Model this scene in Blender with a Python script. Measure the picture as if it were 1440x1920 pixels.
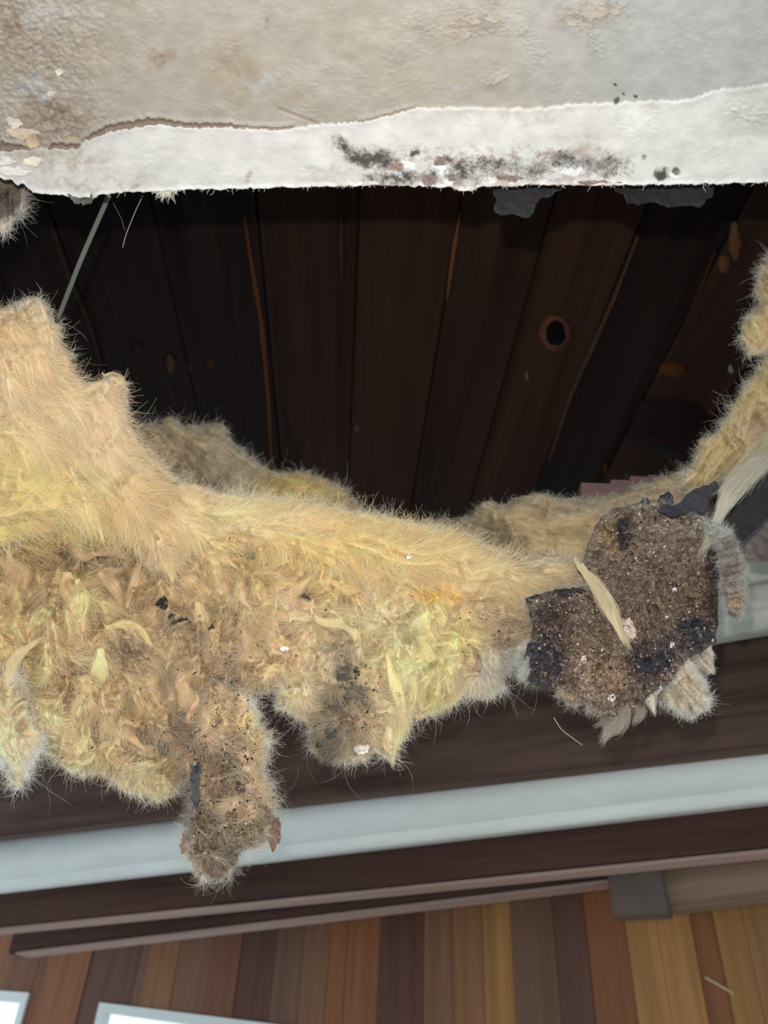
import bpy, math
import numpy as np
from mathutils import Matrix, Vector

for o in list(bpy.data.objects):
    bpy.data.objects.remove(o)
rng = np.random.default_rng(7)
SC = bpy.context.scene
COL = SC.collection

# ------------------------------------------------------------------ camera
F = 1442.0                                    # focal length in pixels of a 1440 x 1920 frame
CAM = np.array([0.0, 0.0, 1.90])
zc = np.array([100.0, 1810.0, -1442.0]); zc /= np.linalg.norm(zc)
fc = np.array([0, 0, -1.0])
yc = fc - fc.dot(zc) * zc; yc /= np.linalg.norm(yc)
xc = np.cross(yc, zc)
R = np.array([xc, yc, zc])                    # camera -> world
cd = bpy.data.cameras.new('camera')
cd.sensor_fit = 'VERTICAL'; cd.sensor_height = 36; cd.lens = F / 1920 * 36
cd.clip_start = 0.02
cd.dof.use_dof = True; cd.dof.focus_distance = 0.64; cd.dof.aperture_fstop = 7.5
cam = bpy.data.objects.new('camera', cd); COL.objects.link(cam)
M = Matrix([list(R[0]) + [CAM[0]], list(R[1]) + [CAM[1]], list(R[2]) + [CAM[2]], [0, 0, 0, 1]])
cam.matrix_world = M
SC.camera = cam

# ------------------------------------------------------------------ sky, lamps, exposure
w = bpy.data.worlds.new('daylight'); SC.world = w; w.use_nodes = True
bg = w.node_tree.nodes['Background']
bg.inputs[0].default_value = (0.80, 0.92, 1.0, 1); bg.inputs[1].default_value = 1.0
fl = bpy.data.lights.new('flash', 'POINT')
fl.energy = 12.8; fl.shadow_soft_size = 0.004; fl.color = (1.0, 0.95, 0.88)
flo = bpy.data.objects.new('phone_flash', fl); COL.objects.link(flo)
flo.location = Vector(CAM + R @ np.array([-0.010, 0.044, 0.0]))
SC.view_settings.view_transform = 'Standard'; SC.view_settings.look = 'None'
SC.view_settings.gamma = 1; SC.view_settings.use_curve_mapping = False
SC.view_settings.exposure = 0.5

# ------------------------------------------------------------------ numeric helpers
def P(px, py, d):
    """the point seen along a direction of the lens, d metres in front of it"""
    px = np.asarray(px, float); py = np.asarray(py, float); d = np.asarray(d, float) + 0 * px
    v = np.stack([(px - 720) / F * d, -(py - 960) / F * d, -d], -1)
    return CAM + v @ R.T

def RAY(px, py):
    px = np.asarray(px, float); py = np.asarray(py, float)
    v = np.stack([(px - 720) / F, -(py - 960) / F, -1 + 0 * px], -1)
    return v @ R.T

def on_plane(px, py, pt, n):
    r = RAY(px, py); t = np.dot(np.asarray(pt) - CAM, n) / (r @ np.asarray(n))
    return CAM + r * t[..., None]

def lin(c):
    c = np.asarray(c, float) / 255.0
    return np.where(c < 0.04045, c / 12.92, ((c + 0.055) / 1.055) ** 2.4)

_tab = np.random.default_rng(3).random((256, 256)) * 2 * np.pi
def noise(x, y, seed=0):
    x = np.asarray(x, float) + seed * 17.31; y = np.asarray(y, float) + seed * 9.77
    xi = np.floor(x).astype(int); yi = np.floor(y).astype(int)
    fx = x - xi; fy = y - yi
    u = fx * fx * fx * (fx * (fx * 6 - 15) + 10); v = fy * fy * fy * (fy * (fy * 6 - 15) + 10)
    def g(i, j, dx, dy):
        a = _tab[i & 255, j & 255]; return np.cos(a) * dx + np.sin(a) * dy
    a = g(xi, yi, fx, fy); b = g(xi + 1, yi, fx - 1, fy)
    c = g(xi, yi + 1, fx, fy - 1); d = g(xi + 1, yi + 1, fx - 1, fy - 1)
    return ((a + (b - a) * u) * (1 - v) + (c + (d - c) * u) * v) * 1.5

def fbm(x, y, seed=0, octs=4, gain=0.5):
    s = 0; a = 1.0
    for k in range(octs):
        s = s + a * noise(x, y, seed + k * 3); x = x * 2.03; y = y * 2.03; a *= gain
    return s

def sstep(a, b, x):
    t = np.clip((x - a) / (b - a), 0, 1); return t * t * (3 - 2 * t)

def interp_line(pts, x):
    p = np.array(pts, float); return np.interp(x, p[:, 0], p[:, 1])

def gauss(x, y, cx, cy, rx, ry, ang=0):
    a = math.radians(ang); dx = x - cx; dy = y - cy
    u = (dx * math.cos(a) + dy * math.sin(a)) / rx; v = (-dx * math.sin(a) + dy * math.cos(a)) / ry
    return np.exp(-(u * u + v * v))

def densify(poly, step=8.0, amp=5.0, seed=0, closed=True):
    p = np.array(poly, float); q = np.roll(p, -1, 0) if closed else p[1:]
    out = []
    for a, b in zip(p, q):
        n = max(1, int(np.hypot(*(b - a)) / step))
        for k in range(n): out.append(a + (b - a) * k / n)
    out = np.array(out)
    if amp:
        out = out + amp * np.stack([fbm(out[:, 0] / 22, out[:, 1] / 22, seed + 1), fbm(out[:, 0] / 22, out[:, 1] / 22, seed + 40)], -1)
    return out

def sdf(x, y, poly):
    """signed distance (positive inside) and nearest point on the outline"""
    a = poly; b = np.roll(poly, -1, 0)
    shp = x.shape; x = x.ravel(); y = y.ravel()
    best = np.full(x.shape, 1e9); nx = np.zeros_like(x); ny = np.zeros_like(x); ins = np.zeros(x.shape, bool)
    for (ax, ay), (bx, by) in zip(a, b):
        ex, ey = bx - ax, by - ay; L = ex * ex + ey * ey + 1e-9
        t = np.clip(((x - ax) * ex + (y - ay) * ey) / L, 0, 1)
        qx = ax + ex * t; qy = ay + ey * t; d = (x - qx) ** 2 + (y - qy) ** 2
        m = d < best; best = np.where(m, d, best); nx = np.where(m, qx, nx); ny = np.where(m, qy, ny)
        c = (ay > y) != (by > y)
        if by != ay: ins ^= c & (x < ex * (y - ay) / (by - ay) + ax)
    best = np.sqrt(best)
    return np.where(ins, best, -best).reshape(shp), nx.reshape(shp), ny.reshape(shp)

# ------------------------------------------------------------------ materials
def mat(name, color=(0.5, 0.5, 0.5), rough=0.8, attr=False, grain=None, bump=0.0, bscale=200, trans=0.0, spec=0.3, hair=False, tint=None):
    m = bpy.data.materials.new(name); m.use_nodes = True
    nt = m.node_tree; N = nt.nodes; L = nt.links
    b = N['Principled BSDF']; b.inputs['Roughness'].default_value = rough
    b.inputs['Specular IOR Level'].default_value = spec
    if attr:
        a = N.new('ShaderNodeAttribute'); a.attribute_name = 'Col'; src = a.outputs['Color']
    else:
        c = N.new('ShaderNodeRGB'); c.outputs[0].default_value = (*color, 1); src = c.outputs[0]
    tc = N.new('ShaderNodeTexCoord')
    if grain:
        mp = N.new('ShaderNodeMapping'); mp.inputs['Scale'].default_value = grain[0]
        oi = N.new('ShaderNodeObjectInfo'); ad = N.new('ShaderNodeVectorMath'); ad.operation = 'ADD'
        ml = N.new('ShaderNodeMath'); ml.operation = 'MULTIPLY'; ml.inputs[1].default_value = 37.0
        L.new(oi.outputs['Random'], ml.inputs[0]); L.new(tc.outputs['Object'], ad.inputs[0]); L.new(ml.outputs[0], ad.inputs[1])
        L.new(ad.outputs[0], mp.inputs['Vector'])
        n = N.new('ShaderNodeTexNoise'); n.inputs['Scale'].default_value = 1; n.inputs['Detail'].default_value = 6
        n.inputs['Roughness'].default_value = 0.65; n.inputs['Distortion'].default_value = 0.4
        L.new(mp.outputs[0], n.inputs['Vector'])
        r = N.new('ShaderNodeMapRange'); r.inputs['From Min'].default_value = 0.3; r.inputs['From Max'].default_value = 0.7
        r.inputs['To Min'].default_value = grain[1]; r.inputs['To Max'].default_value = grain[2]
        L.new(n.outputs['Fac'], r.inputs['Value'])
        mx = N.new('ShaderNodeVectorMath'); mx.operation = 'MULTIPLY'
        L.new(src, mx.inputs[0]); L.new(r.outputs[0], mx.inputs[1]); src = mx.outputs[0]
    L.new(src, b.inputs['Base Color'])
    if bump:
        n2 = N.new('ShaderNodeTexNoise'); n2.inputs['Scale'].default_value = bscale; n2.inputs['Detail'].default_value = 5
        L.new(tc.outputs['Object'], n2.inputs['Vector'])
        bp = N.new('ShaderNodeBump'); bp.inputs['Strength'].default_value = bump; bp.inputs['Distance'].default_value = 0.002
        L.new(n2.outputs['Fac'], bp.inputs['Height']); L.new(bp.outputs[0], b.inputs['Normal'])
    if trans:
        t = N.new('ShaderNodeBsdfTranslucent'); L.new(src, t.inputs['Color'])
        ms = N.new('ShaderNodeMixShader'); ms.inputs[0].default_value = trans
        L.new(b.outputs[0], ms.inputs[1]); L.new(t.outputs[0], ms.inputs[2])
        L.new(ms.outputs[0], N['Material Output'].inputs['Surface'])
    return m

M_wool = mat('glass_wool', attr=True, rough=0.95, bump=0.5, bscale=420, spec=0.05)
M_fib = mat('glass_wool_fibre', attr=True, rough=0.6, trans=0.22, spec=0.2)
M_dirt = mat('dirty_wool', attr=True, rough=1.0, bump=1.0, bscale=500, spec=0.05)
M_crumb = mat('crumbs', attr=True, rough=0.9)
M_paper = mat('tar_paper', attr=True, rough=0.7, bump=0.6, bscale=160)

# plaster: stain colours in the mesh attribute, mould speckle where the mask says
def plaster_mat():
    m = bpy.data.materials.new('old_plaster_paint'); m.use_nodes = True
    N = m.node_tree.nodes; L = m.node_tree.links; b = N['Principled BSDF']
    b.inputs['Roughness'].default_value = 0.55; b.inputs['Specular IOR Level'].default_value = 0.25
    a = N.new('ShaderNodeAttribute'); a.attribute_name = 'Col'
    k = N.new('ShaderNodeAttribute'); k.attribute_name = 'mould'
    tc = N.new('ShaderNodeTexCoord')
    n = N.new('ShaderNodeTexNoise'); n.inputs['Scale'].default_value = 170; n.inputs['Detail'].default_value = 8; n.inputs['Roughness'].default_value = 0.9
    L.new(tc.outputs['Object'], n.inputs['Vector'])
    s = N.new('ShaderNodeMath'); s.operation = 'ADD'; L.new(k.outputs['Fac'], s.inputs[0]); L.new(n.outputs['Fac'], s.inputs[1])
    r = N.new('ShaderNodeMapRange'); r.inputs['From Min'].default_value = 0.78; r.inputs['From Max'].default_value = 0.98
    L.new(s.outputs[0], r.inputs['Value'])
    mx = N.new('ShaderNodeMix'); mx.data_type = 'RGBA'; mx.inputs['B'].default_value = (0.055, 0.052, 0.045, 1)
    L.new(r.outputs[0], mx.inputs['Factor']); L.new(a.outputs['Color'], mx.inputs['A'])
    n3 = N.new('ShaderNodeTexNoise'); n3.inputs['Scale'].default_value = 35; n3.inputs['Detail'].default_value = 6
    L.new(tc.outputs['Object'], n3.inputs['Vector'])
    r3 = N.new('ShaderNodeMapRange'); r3.inputs['To Min'].default_value = 0.86; r3.inputs['To Max'].default_value = 1.1
    L.new(n3.outputs['Fac'], r3.inputs['Value'])
    vm = N.new('ShaderNodeVectorMath'); vm.operation = 'MULTIPLY'; L.new(mx.outputs['Result'], vm.inputs[0]); L.new(r3.outputs[0], vm.inputs[1])
    L.new(vm.outputs[0], b.inputs['Base Color'])
    n2 = N.new('ShaderNodeTexNoise'); n2.inputs['Scale'].default_value = 260; n2.inputs['Detail'].default_value = 4
    L.new(tc.outputs['Object'], n2.inputs['Vector'])
    bp = N.new('ShaderNodeBump'); bp.inputs['Strength'].default_value = 0.15; bp.inputs['Distance'].default_value = 0.001
    L.new(n2.outputs['Fac'], bp.inputs['Height']); L.new(bp.outputs[0], b.inputs['Normal'])
    return m
M_plaster = plaster_mat()
M_scar = mat('bare_wood_scar', attr=True, rough=0.9, bump=0.4, bscale=160, spec=0.05)

# ------------------------------------------------------------------ object helpers
def tag(o, label=None, cat=None, group=None, kind=None):
    if label: o['label'] = label
    if cat: o['category'] = cat
    if group: o['group'] = group
    if kind: o['kind'] = kind
    return o

def empty(name, loc, label=None, cat=None, group=None, kind=None, rz=0.0):
    o = bpy.data.objects.new(name, None); COL.objects.link(o); o.location = Vector(loc); o.rotation_euler = (0, 0, rz)
    return tag(o, label, cat, group, kind)

def attach(o, parent):
    if parent is not None:
        o.parent = parent; pm = Matrix.Identity(4); q = parent
        while q is not None:
            pm = q.matrix_parent_inverse @ Matrix.LocRotScale(q.location, q.rotation_euler, q.scale) @ pm if q.parent else Matrix.LocRotScale(q.location, q.rotation_euler, q.scale) @ pm
            q = q.parent
        o.matrix_parent_inverse = pm.inverted()

def mesh(name, V, Fc, m, parent=None, col=None, smooth=True, extra=None):
    V = np.asarray(V, float)
    c = V.mean(0); me = bpy.data.meshes.new(name)
    if isinstance(Fc, np.ndarray):
        k = Fc.shape[1]; nf = len(Fc)
        me.vertices.add(len(V)); me.vertices.foreach_set('co', (V - c).ravel())
        me.loops.add(nf * k); me.loops.foreach_set('vertex_index', Fc.ravel().astype(np.int32))
        me.polygons.add(nf); me.polygons.foreach_set('loop_start', np.arange(0, nf * k, k, dtype=np.int32))
        me.update(calc_edges=True); me.validate()
    else:
        me.from_pydata((V - c).tolist(), [], Fc); me.update()
    if smooth: me.polygons.foreach_set('use_smooth', np.ones(len(me.polygons), bool))
    if col is not None:
        a = me.attributes.new('Col', 'FLOAT_COLOR', 'POINT')
        cc = np.ones((len(V), 4)); cc[:, :3] = np.broadcast_to(col, (len(V), 3)); a.data.foreach_set('color', cc.ravel())
    if extra:
        for kname, arr in extra.items():
            a = me.attributes.new(kname, 'FLOAT', 'POINT'); a.data.foreach_set('value', np.asarray(arr, float).ravel())
    me.materials.append(m)
    o = bpy.data.objects.new(name, me); COL.objects.link(o); o.location = Vector(c)
    attach(o, parent); return o

def glassy(c):
    c = np.clip(np.asarray(c, float), 0.003, 0.95); mx = c.max(1, keepdims=True)
    k = (1 - (1 - mx) ** 1.75) * 0.97 / mx
    q = c * k; return np.clip(q * 0.86 + 0.14 * q.max(1, keepdims=True), 0, 0.96)

def hairs(name, pos, rad, col, m, parent=None):
    """pos (N,K,3), rad (N,K), col (N,3)"""
    n, k, _ = pos.shape
    c = pos.reshape(-1, 3).mean(0)
    cv = bpy.data.hair_curves.new(name); cv.add_curves([k] * n)
    cv.attributes['position'].data.foreach_set('vector', (pos - c).astype(np.float32).ravel())
    ra = cv.attributes.get('radius') or cv.attributes.new('radius', 'FLOAT', 'POINT')
    ra.data.foreach_set('value', rad.astype(np.float32).ravel())
    ca = cv.attributes.new('Col', 'FLOAT_COLOR', 'CURVE')
    if m is M_fib: col = glassy(col)
    cc = np.ones((n, 4), np.float32); cc[:, :3] = col; ca.data.foreach_set('color', cc.ravel())
    cv.materials.append(m)
    o = bpy.data.objects.new(name, cv); COL.objects.link(o); o.location = Vector(c)
    o['kind'] = 'stuff'; attach(o, parent); return o

# ------------------------------------------------------------------ flow field of the wool and its strands
GX0, GY0, GS = -80, 440, 2.0
gw, gh = int(1600 / GS), int(1300 / GS)
gx, gy = np.meshgrid(GX0 + np.arange(gw) * GS, GY0 + np.arange(gh) * GS)
FLOW = [(60, 620, 60), (60, 800, 35), (150, 860, 45), (250, 880, 62), (330, 920, 40), (450, 960, 12), (600, 1000, 8), (800, 1040, 12),
        (950, 1070, 8), (1060, 1080, 5), (60, 960, -12), (160, 940, 50), (100, 1150, 100), (20, 1200, 95), (200, 1250, 60), (150, 1380, 80), (300, 1300, 100),
        (430, 1400, 90), (420, 1550, 100), (560, 1100, 150), (520, 1200, 125), (650, 1250, 80), (700, 1380, 95), (800, 1200, 130),
        (850, 1280, 110), (930, 1180, 20), (920, 1270, 110), (10, 1400, 100), (1150, 1150, 70), (300, 1150, 75), (400, 880, 25),
        (600, 930, 25), (1000, 960, 10), (1200, 930, -10), (1380, 800, -55), (1420, 600, 60), (1390, 900, -60), (310, 1040, 60)]
def flow_field():
    vx = 0; vy = 0
    for x, y, a in FLOW:
        g = 1 / (((gx - x) ** 2 + (gy - y) ** 2) / 3600 + 0.3) ** 2
        vx = vx + g * math.cos(math.radians(a)); vy = vy + g * math.sin(math.radians(a))
    a = np.arctan2(vy, vx)
    low = sstep(1000, 1120, gy - 0.12 * (gx - 300)) * sstep(1300, 1200, gx + 0.0)
    a = a + (0.35 + 0.85 * low) * fbm(gx / 90, gy / 90, 5, 3) * 1.6
    return a
ANG = flow_field(); FX, FY = np.cos(ANG), np.sin(ANG)
def samp(A, x, y):
    u = np.clip((x - GX0) / GS, 0, gw - 1.001); v = np.clip((y - GY0) / GS, 0, gh - 1.001)
    i = u.astype(int); j = v.astype(int); fu = u - i; fv = v - j
    return (A[j, i] * (1 - fu) + A[j, i + 1] * fu) * (1 - fv) + (A[j + 1, i] * (1 - fu) + A[j + 1, i + 1] * fu) * fv
def lic(src, n, st=2.0):
    acc = src.copy(); cnt = 1
    for sg in (1, -1):
        x, y = gx.copy(), gy.copy()
        for k in range(n):
            i = np.clip(((x - GX0) / GS).astype(int), 0, gw - 1); j = np.clip(((y - GY0) / GS).astype(int), 0, gh - 1)
            x += sg * FX[j, i] * st; y += sg * FY[j, i] * st
            i = np.clip(((x - GX0) / GS).astype(int), 0, gw - 1); j = np.clip(((y - GY0) / GS).astype(int), 0, gh - 1)
            acc += src[j, i]; cnt += 1
    acc /= cnt; return (acc - acc.mean()) / (acc.std() + 1e-9)
LIC1 = lic(rng.standard_normal((gh, gw)), 10)
LIC2 = lic(noise(gx / 7, gy / 7, 11), 22)
LIC3 = lic(noise(gx / 18, gy / 18, 21), 24, 3.0)

# ------------------------------------------------------------------ colours of the wool (yellow, tan, cream, orange glue, grey dirt)
PATCH = [(60, 960, 120, 60, (236, 208, 118)), (50, 640, 70, 60, (224, 194, 140)), (130, 790, 90, 70, (228, 202, 155)), (20, 860, 60, 50, (238, 208, 120)),
         (150, 910, 60, 30, (226, 184, 112)), (300, 870, 60, 70, (212, 188, 130)), (60, 570, 50, 16, (205, 192, 165)), (450, 960, 120, 40, (226, 204, 145)), (600, 1015, 150, 34, (230, 194, 108)),
         (800, 1040, 120, 40, (226, 198, 124)), (950, 1060, 80, 50, (208, 192, 134)), (1050, 1075, 60, 25, (192, 176, 132)), (780, 1200, 60, 60, (240, 222, 145)),
         (850, 1230, 40, 60, (238, 218, 130)), (925, 1150, 50, 35, (204, 178, 130)), (915, 1250, 48, 40, (168, 168, 162)),
         (640, 1230, 45, 40, (200, 192, 150)), (560, 1080, 70, 40, (228, 192, 122)), (100, 1130, 80, 80, (228, 192, 138)), (20, 1180, 40, 60, (236, 190, 128)),
         (130, 1100, 30, 50, (236, 206, 130)), (10, 1330, 50, 60, (242, 232, 168)), (10, 1400, 60, 30, (225, 222, 185)), (200, 1290, 110, 60, (218, 184, 134)),
         (120, 1380, 60, 50, (230, 202, 150)), (310, 1385, 60, 20, (128, 108, 92)), (370, 1180, 40, 30, (184, 156, 118)), (430, 1250, 40, 45, (168, 142, 112)),
         (470, 1335, 40, 40, (226, 198, 142)), (470, 1180, 60, 50, (218, 180, 132)), (430, 1470, 50, 60, (186, 160, 124)), (430, 1580, 70, 60, (158, 142, 114)),
         (360, 1480, 14, 45, (96, 88, 82)), (400, 1540, 50, 20, (150, 130, 105)), (660, 1310, 30, 60, (128, 114, 96)), (640, 1240, 20, 30, (120, 108, 92)), (615, 1385, 22, 30, (92, 86, 82)),
         (710, 1330, 40, 60, (220, 194, 144)), (560, 1300, 40, 30, (220, 208, 160)), (270, 1440, 50, 40, (226, 206, 150)), (200, 1050, 90, 34, (190, 164, 122)),
         (230, 1220, 30, 30, (165, 142, 115)), (570, 1115, 24, 12, (118, 104, 92)), (330, 1300, 40, 40, (196, 166, 128)), (940, 1175, 30, 14, (120, 100, 86)),
         (300, 1120, 60, 40, (200, 166, 122)), (390, 1400, 40, 30, (160, 140, 112)), (755, 1150, 40, 30, (232, 212, 170)), (560, 1150, 50, 24, (226, 196, 150)), (700, 1250, 30, 40, (232, 214, 160))]
DIRT_AND_DARKS = [(.9, (310, 1385, 60, 18)), (.6, (430, 1450, 50, 40)), (.6, (400, 1400, 40, 20)), (.5, (370, 1180, 40, 30)), (.5, (425, 1250, 24, 40)), (.9, (655, 1310, 24, 50)), (.5, (645, 1240, 18, 30)), (.9, (420, 1600, 60, 34)), (.7, (390, 1540, 50, 34)), (.8, (572, 1118, 20, 12)),
        (.6, (236, 1215, 26, 22)), (.7, (945, 1170, 30, 12, -50)), (.6, (612, 1385, 16, 30)), (.6, (350, 1330, 30, 30)), (.9, (362, 1475, 10, 40)), (.4, (280, 1250, 60, 20)), (.5, (180, 1445, 40, 10)), (.4, (480, 1290, 30, 20)), (.5, (240, 1010, 60, 12)), (.5, (120, 1030, 40, 14))]  # dirt patches; the last two darken the wool along the fold's lower edge
def wool_col(x, y, extra=None, base=(218, 188, 135), bw=0.08):
    wx = x + 14 * fbm(x / 30, y / 30, 61, 3); wy = y + 14 * fbm(x / 30, y / 30, 71, 3)
    acc = np.zeros(x.shape + (3,)) + lin(base) * bw; ws = np.zeros(x.shape) + bw
    for p in (PATCH if extra is None else extra):
        g = gauss(wx, wy, *p[:4], p[5] if len(p) > 5 else 0); acc += g[..., None] * lin(p[4]); ws += g
    c = acc / ws[..., None]
    lowz = sstep(1000, 1120, y - 0.06 * x); v = 1 + (0.13 + 0.08 * lowz) * samp(LIC2, x, y) + 0.07 * samp(LIC1, x, y) + (0.08 + 0.08 * lowz) * samp(LIC3, x, y)
    warm = 0.03 * samp(LIC3, x, y) + 0.10 * fbm(x / 60, y / 60, 88, 3)
    c = c * np.clip(v, 0.45, 1.45)[..., None]; c = c * np.stack([1 + warm * 0, 1 - 0.2 * warm, 1 - 0.8 * warm], -1)
    c = c * np.array([1.05, 1.03, 1.04]); c[..., 1] = np.clip(c[..., 1], 0.715 * c[..., 0], np.maximum(0.768 * c[..., 0], 0.55 * (c[..., 0] + c[..., 2]) * 0.96))
    c[..., 2] += 0.22 * np.clip(0.50 * c[..., 0] - c[..., 2], 0, 1)
    if extra is None:
        og = np.clip(gauss(wx, wy, 812, 1112, 42, 17, 8) * 1.8 - 0.3, 0, 1)[..., None] * 0.85
        c = c * (1 - og) + lin((248, 178, 14)) * og * 1.1; dm = 0
        for g_, q in DIRT_AND_DARKS: dm = dm + g_ * gauss(wx, wy, *q)
        dm = sstep(0.30, 0.75, dm * (0.85 + 1.7 * fbm(x / 9, y / 9, 97, 4, 0.7)) + 0.2 * fbm(x / 5, y / 5, 96, 3)) * 0.85
        c = c * (1 - dm[..., None]) + lin((88, 76, 66)) * dm[..., None]
    return np.clip(c, 0.01, 0.9)

# ------------------------------------------------------------------ relief bodies of wool
class Body: pass
def body(name, poly, base, thick, R_in, parent, bumps=(), step=3.0, seed=0, amp=5.0, colf=wool_col, m=None, rough=1.0, back=0.8, strand=1.0, gran=0.0, edge=0.0):
    """a torn clump: closed mesh, fat in the middle and thin at the torn edge. base(x,y) is its mid depth"""
    pl = densify(poly, 7, amp, seed)
    x0, y0 = pl.min(0) - 2 * step; x1, y1 = pl.max(0) + 2 * step
    X, Y = np.meshgrid(np.arange(x0, x1, step), np.arange(y0, y1, step))
    D, NX, NY = sdf(X, Y, pl)
    ins = D > 0
    quad = ins[:-1, :-1] | ins[1:, :-1] | ins[:-1, 1:] | ins[1:, 1:]
    used = np.zeros(X.shape, bool)
    for a in (slice(None, -1), slice(1, None)):
        for b in (slice(None, -1), slice(1, None)): used[a, b] |= quad
    X = np.where(ins, X, NX); Y = np.where(ins, Y, NY)
    t = np.clip(D / R_in, 0, 1); prof = np.sqrt(np.clip(1 - (1 - t) ** 2, 0, 1))
    h = thick * prof
    for bx, by, brx, bry, ba, bh in bumps: h = h + bh * gauss(X, Y, bx, by, brx, bry, ba) * prof
    n = fbm(X / 75, Y / 75, seed + 5, 3); wxp = X + 26 * fbm(X / 70, Y / 70, seed + 31, 2); wyp = Y + 26 * fbm(X / 70, Y / 70, seed + 33, 2); lump = 0.45 - np.minimum(np.abs(noise(wxp / 52, wyp / 52, seed + 9)) * 1.3, 0.6) - 0.35 * np.minimum(np.abs(noise(wxp / 24, wyp / 24, seed + 12)), 0.5)
    h = h + prof * rough * (0.014 * n - 0.024 * lump)
    h = h + prof * strand * (0.0024 * samp(LIC3, X, Y) + 0.0013 * samp(LIC2, X, Y) + 0.0005 * samp(LIC1, X, Y))
    if gran: h = h + prof * gran * (0.004 * fbm(X / 14, Y / 14, seed + 3, 4, 0.7) + 0.0012 * np.abs(noise(X / 2.7, Y / 2.7, seed + 4)))
    bd = base(X, Y)
    front = bd - h; backd = bd + back * thick * prof * (1 + 0.3 * n) + 0.0008
    idx = -np.ones(X.shape, int); nv = used.sum(); idx[used] = np.arange(nv)
    V = np.concatenate([P(X[used], Y[used], front[used]), P(X[used], Y[used], backd[used])])
    j, i = np.nonzero(quad)
    q = np.stack([idx[j, i], idx[j + 1, i], idx[j + 1, i + 1], idx[j, i + 1]], -1)
    # close the rim
    e = np.concatenate([q[:, [0, 1]], q[:, [1, 2]], q[:, [2, 3]], q[:, [3, 0]]])
    key = e[:, 0] * (nv + 1) + e[:, 1]; rkey = e[:, 1] * (nv + 1) + e[:, 0]
    bd_e = e[~np.isin(key, rkey)]
    rim = np.stack([bd_e[:, 1], bd_e[:, 0], bd_e[:, 0] + nv, bd_e[:, 1] + nv], -1)
    Fq = np.concatenate([q, q[:, ::-1] + nv, rim])
    c = colf(X[used], Y[used]) * (0.74 if m is None else 1.0); c = np.concatenate([c, c])  # core darkened beneath the fibres, shading for depth put into its colour
    o = mesh(name, V, Fq, m or M_wool, parent, c)
    B = Body(); B.o = o; B.x0, B.y0, B.step = x0, y0, step; B.front = front; B.D = D; B.NX, B.NY = NX, NY; B.X, B.Y = X, Y; B.ins = ins; B.colf = colf; B.shape = X.shape
    return B

def bsamp(B, A, x, y):
    u = np.clip((x - B.x0) / B.step, 0, B.shape[1] - 1.001); v = np.clip((y - B.y0) / B.step, 0, B.shape[0] - 1.001)
    i = u.astype(int); j = v.astype(int); fu = u - i; fv = v - j
    return (A[j, i] * (1 - fu) + A[j, i + 1] * fu) * (1 - fv) + (A[j + 1, i] * (1 - fu) + A[j + 1, i + 1] * fu) * fv

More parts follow.
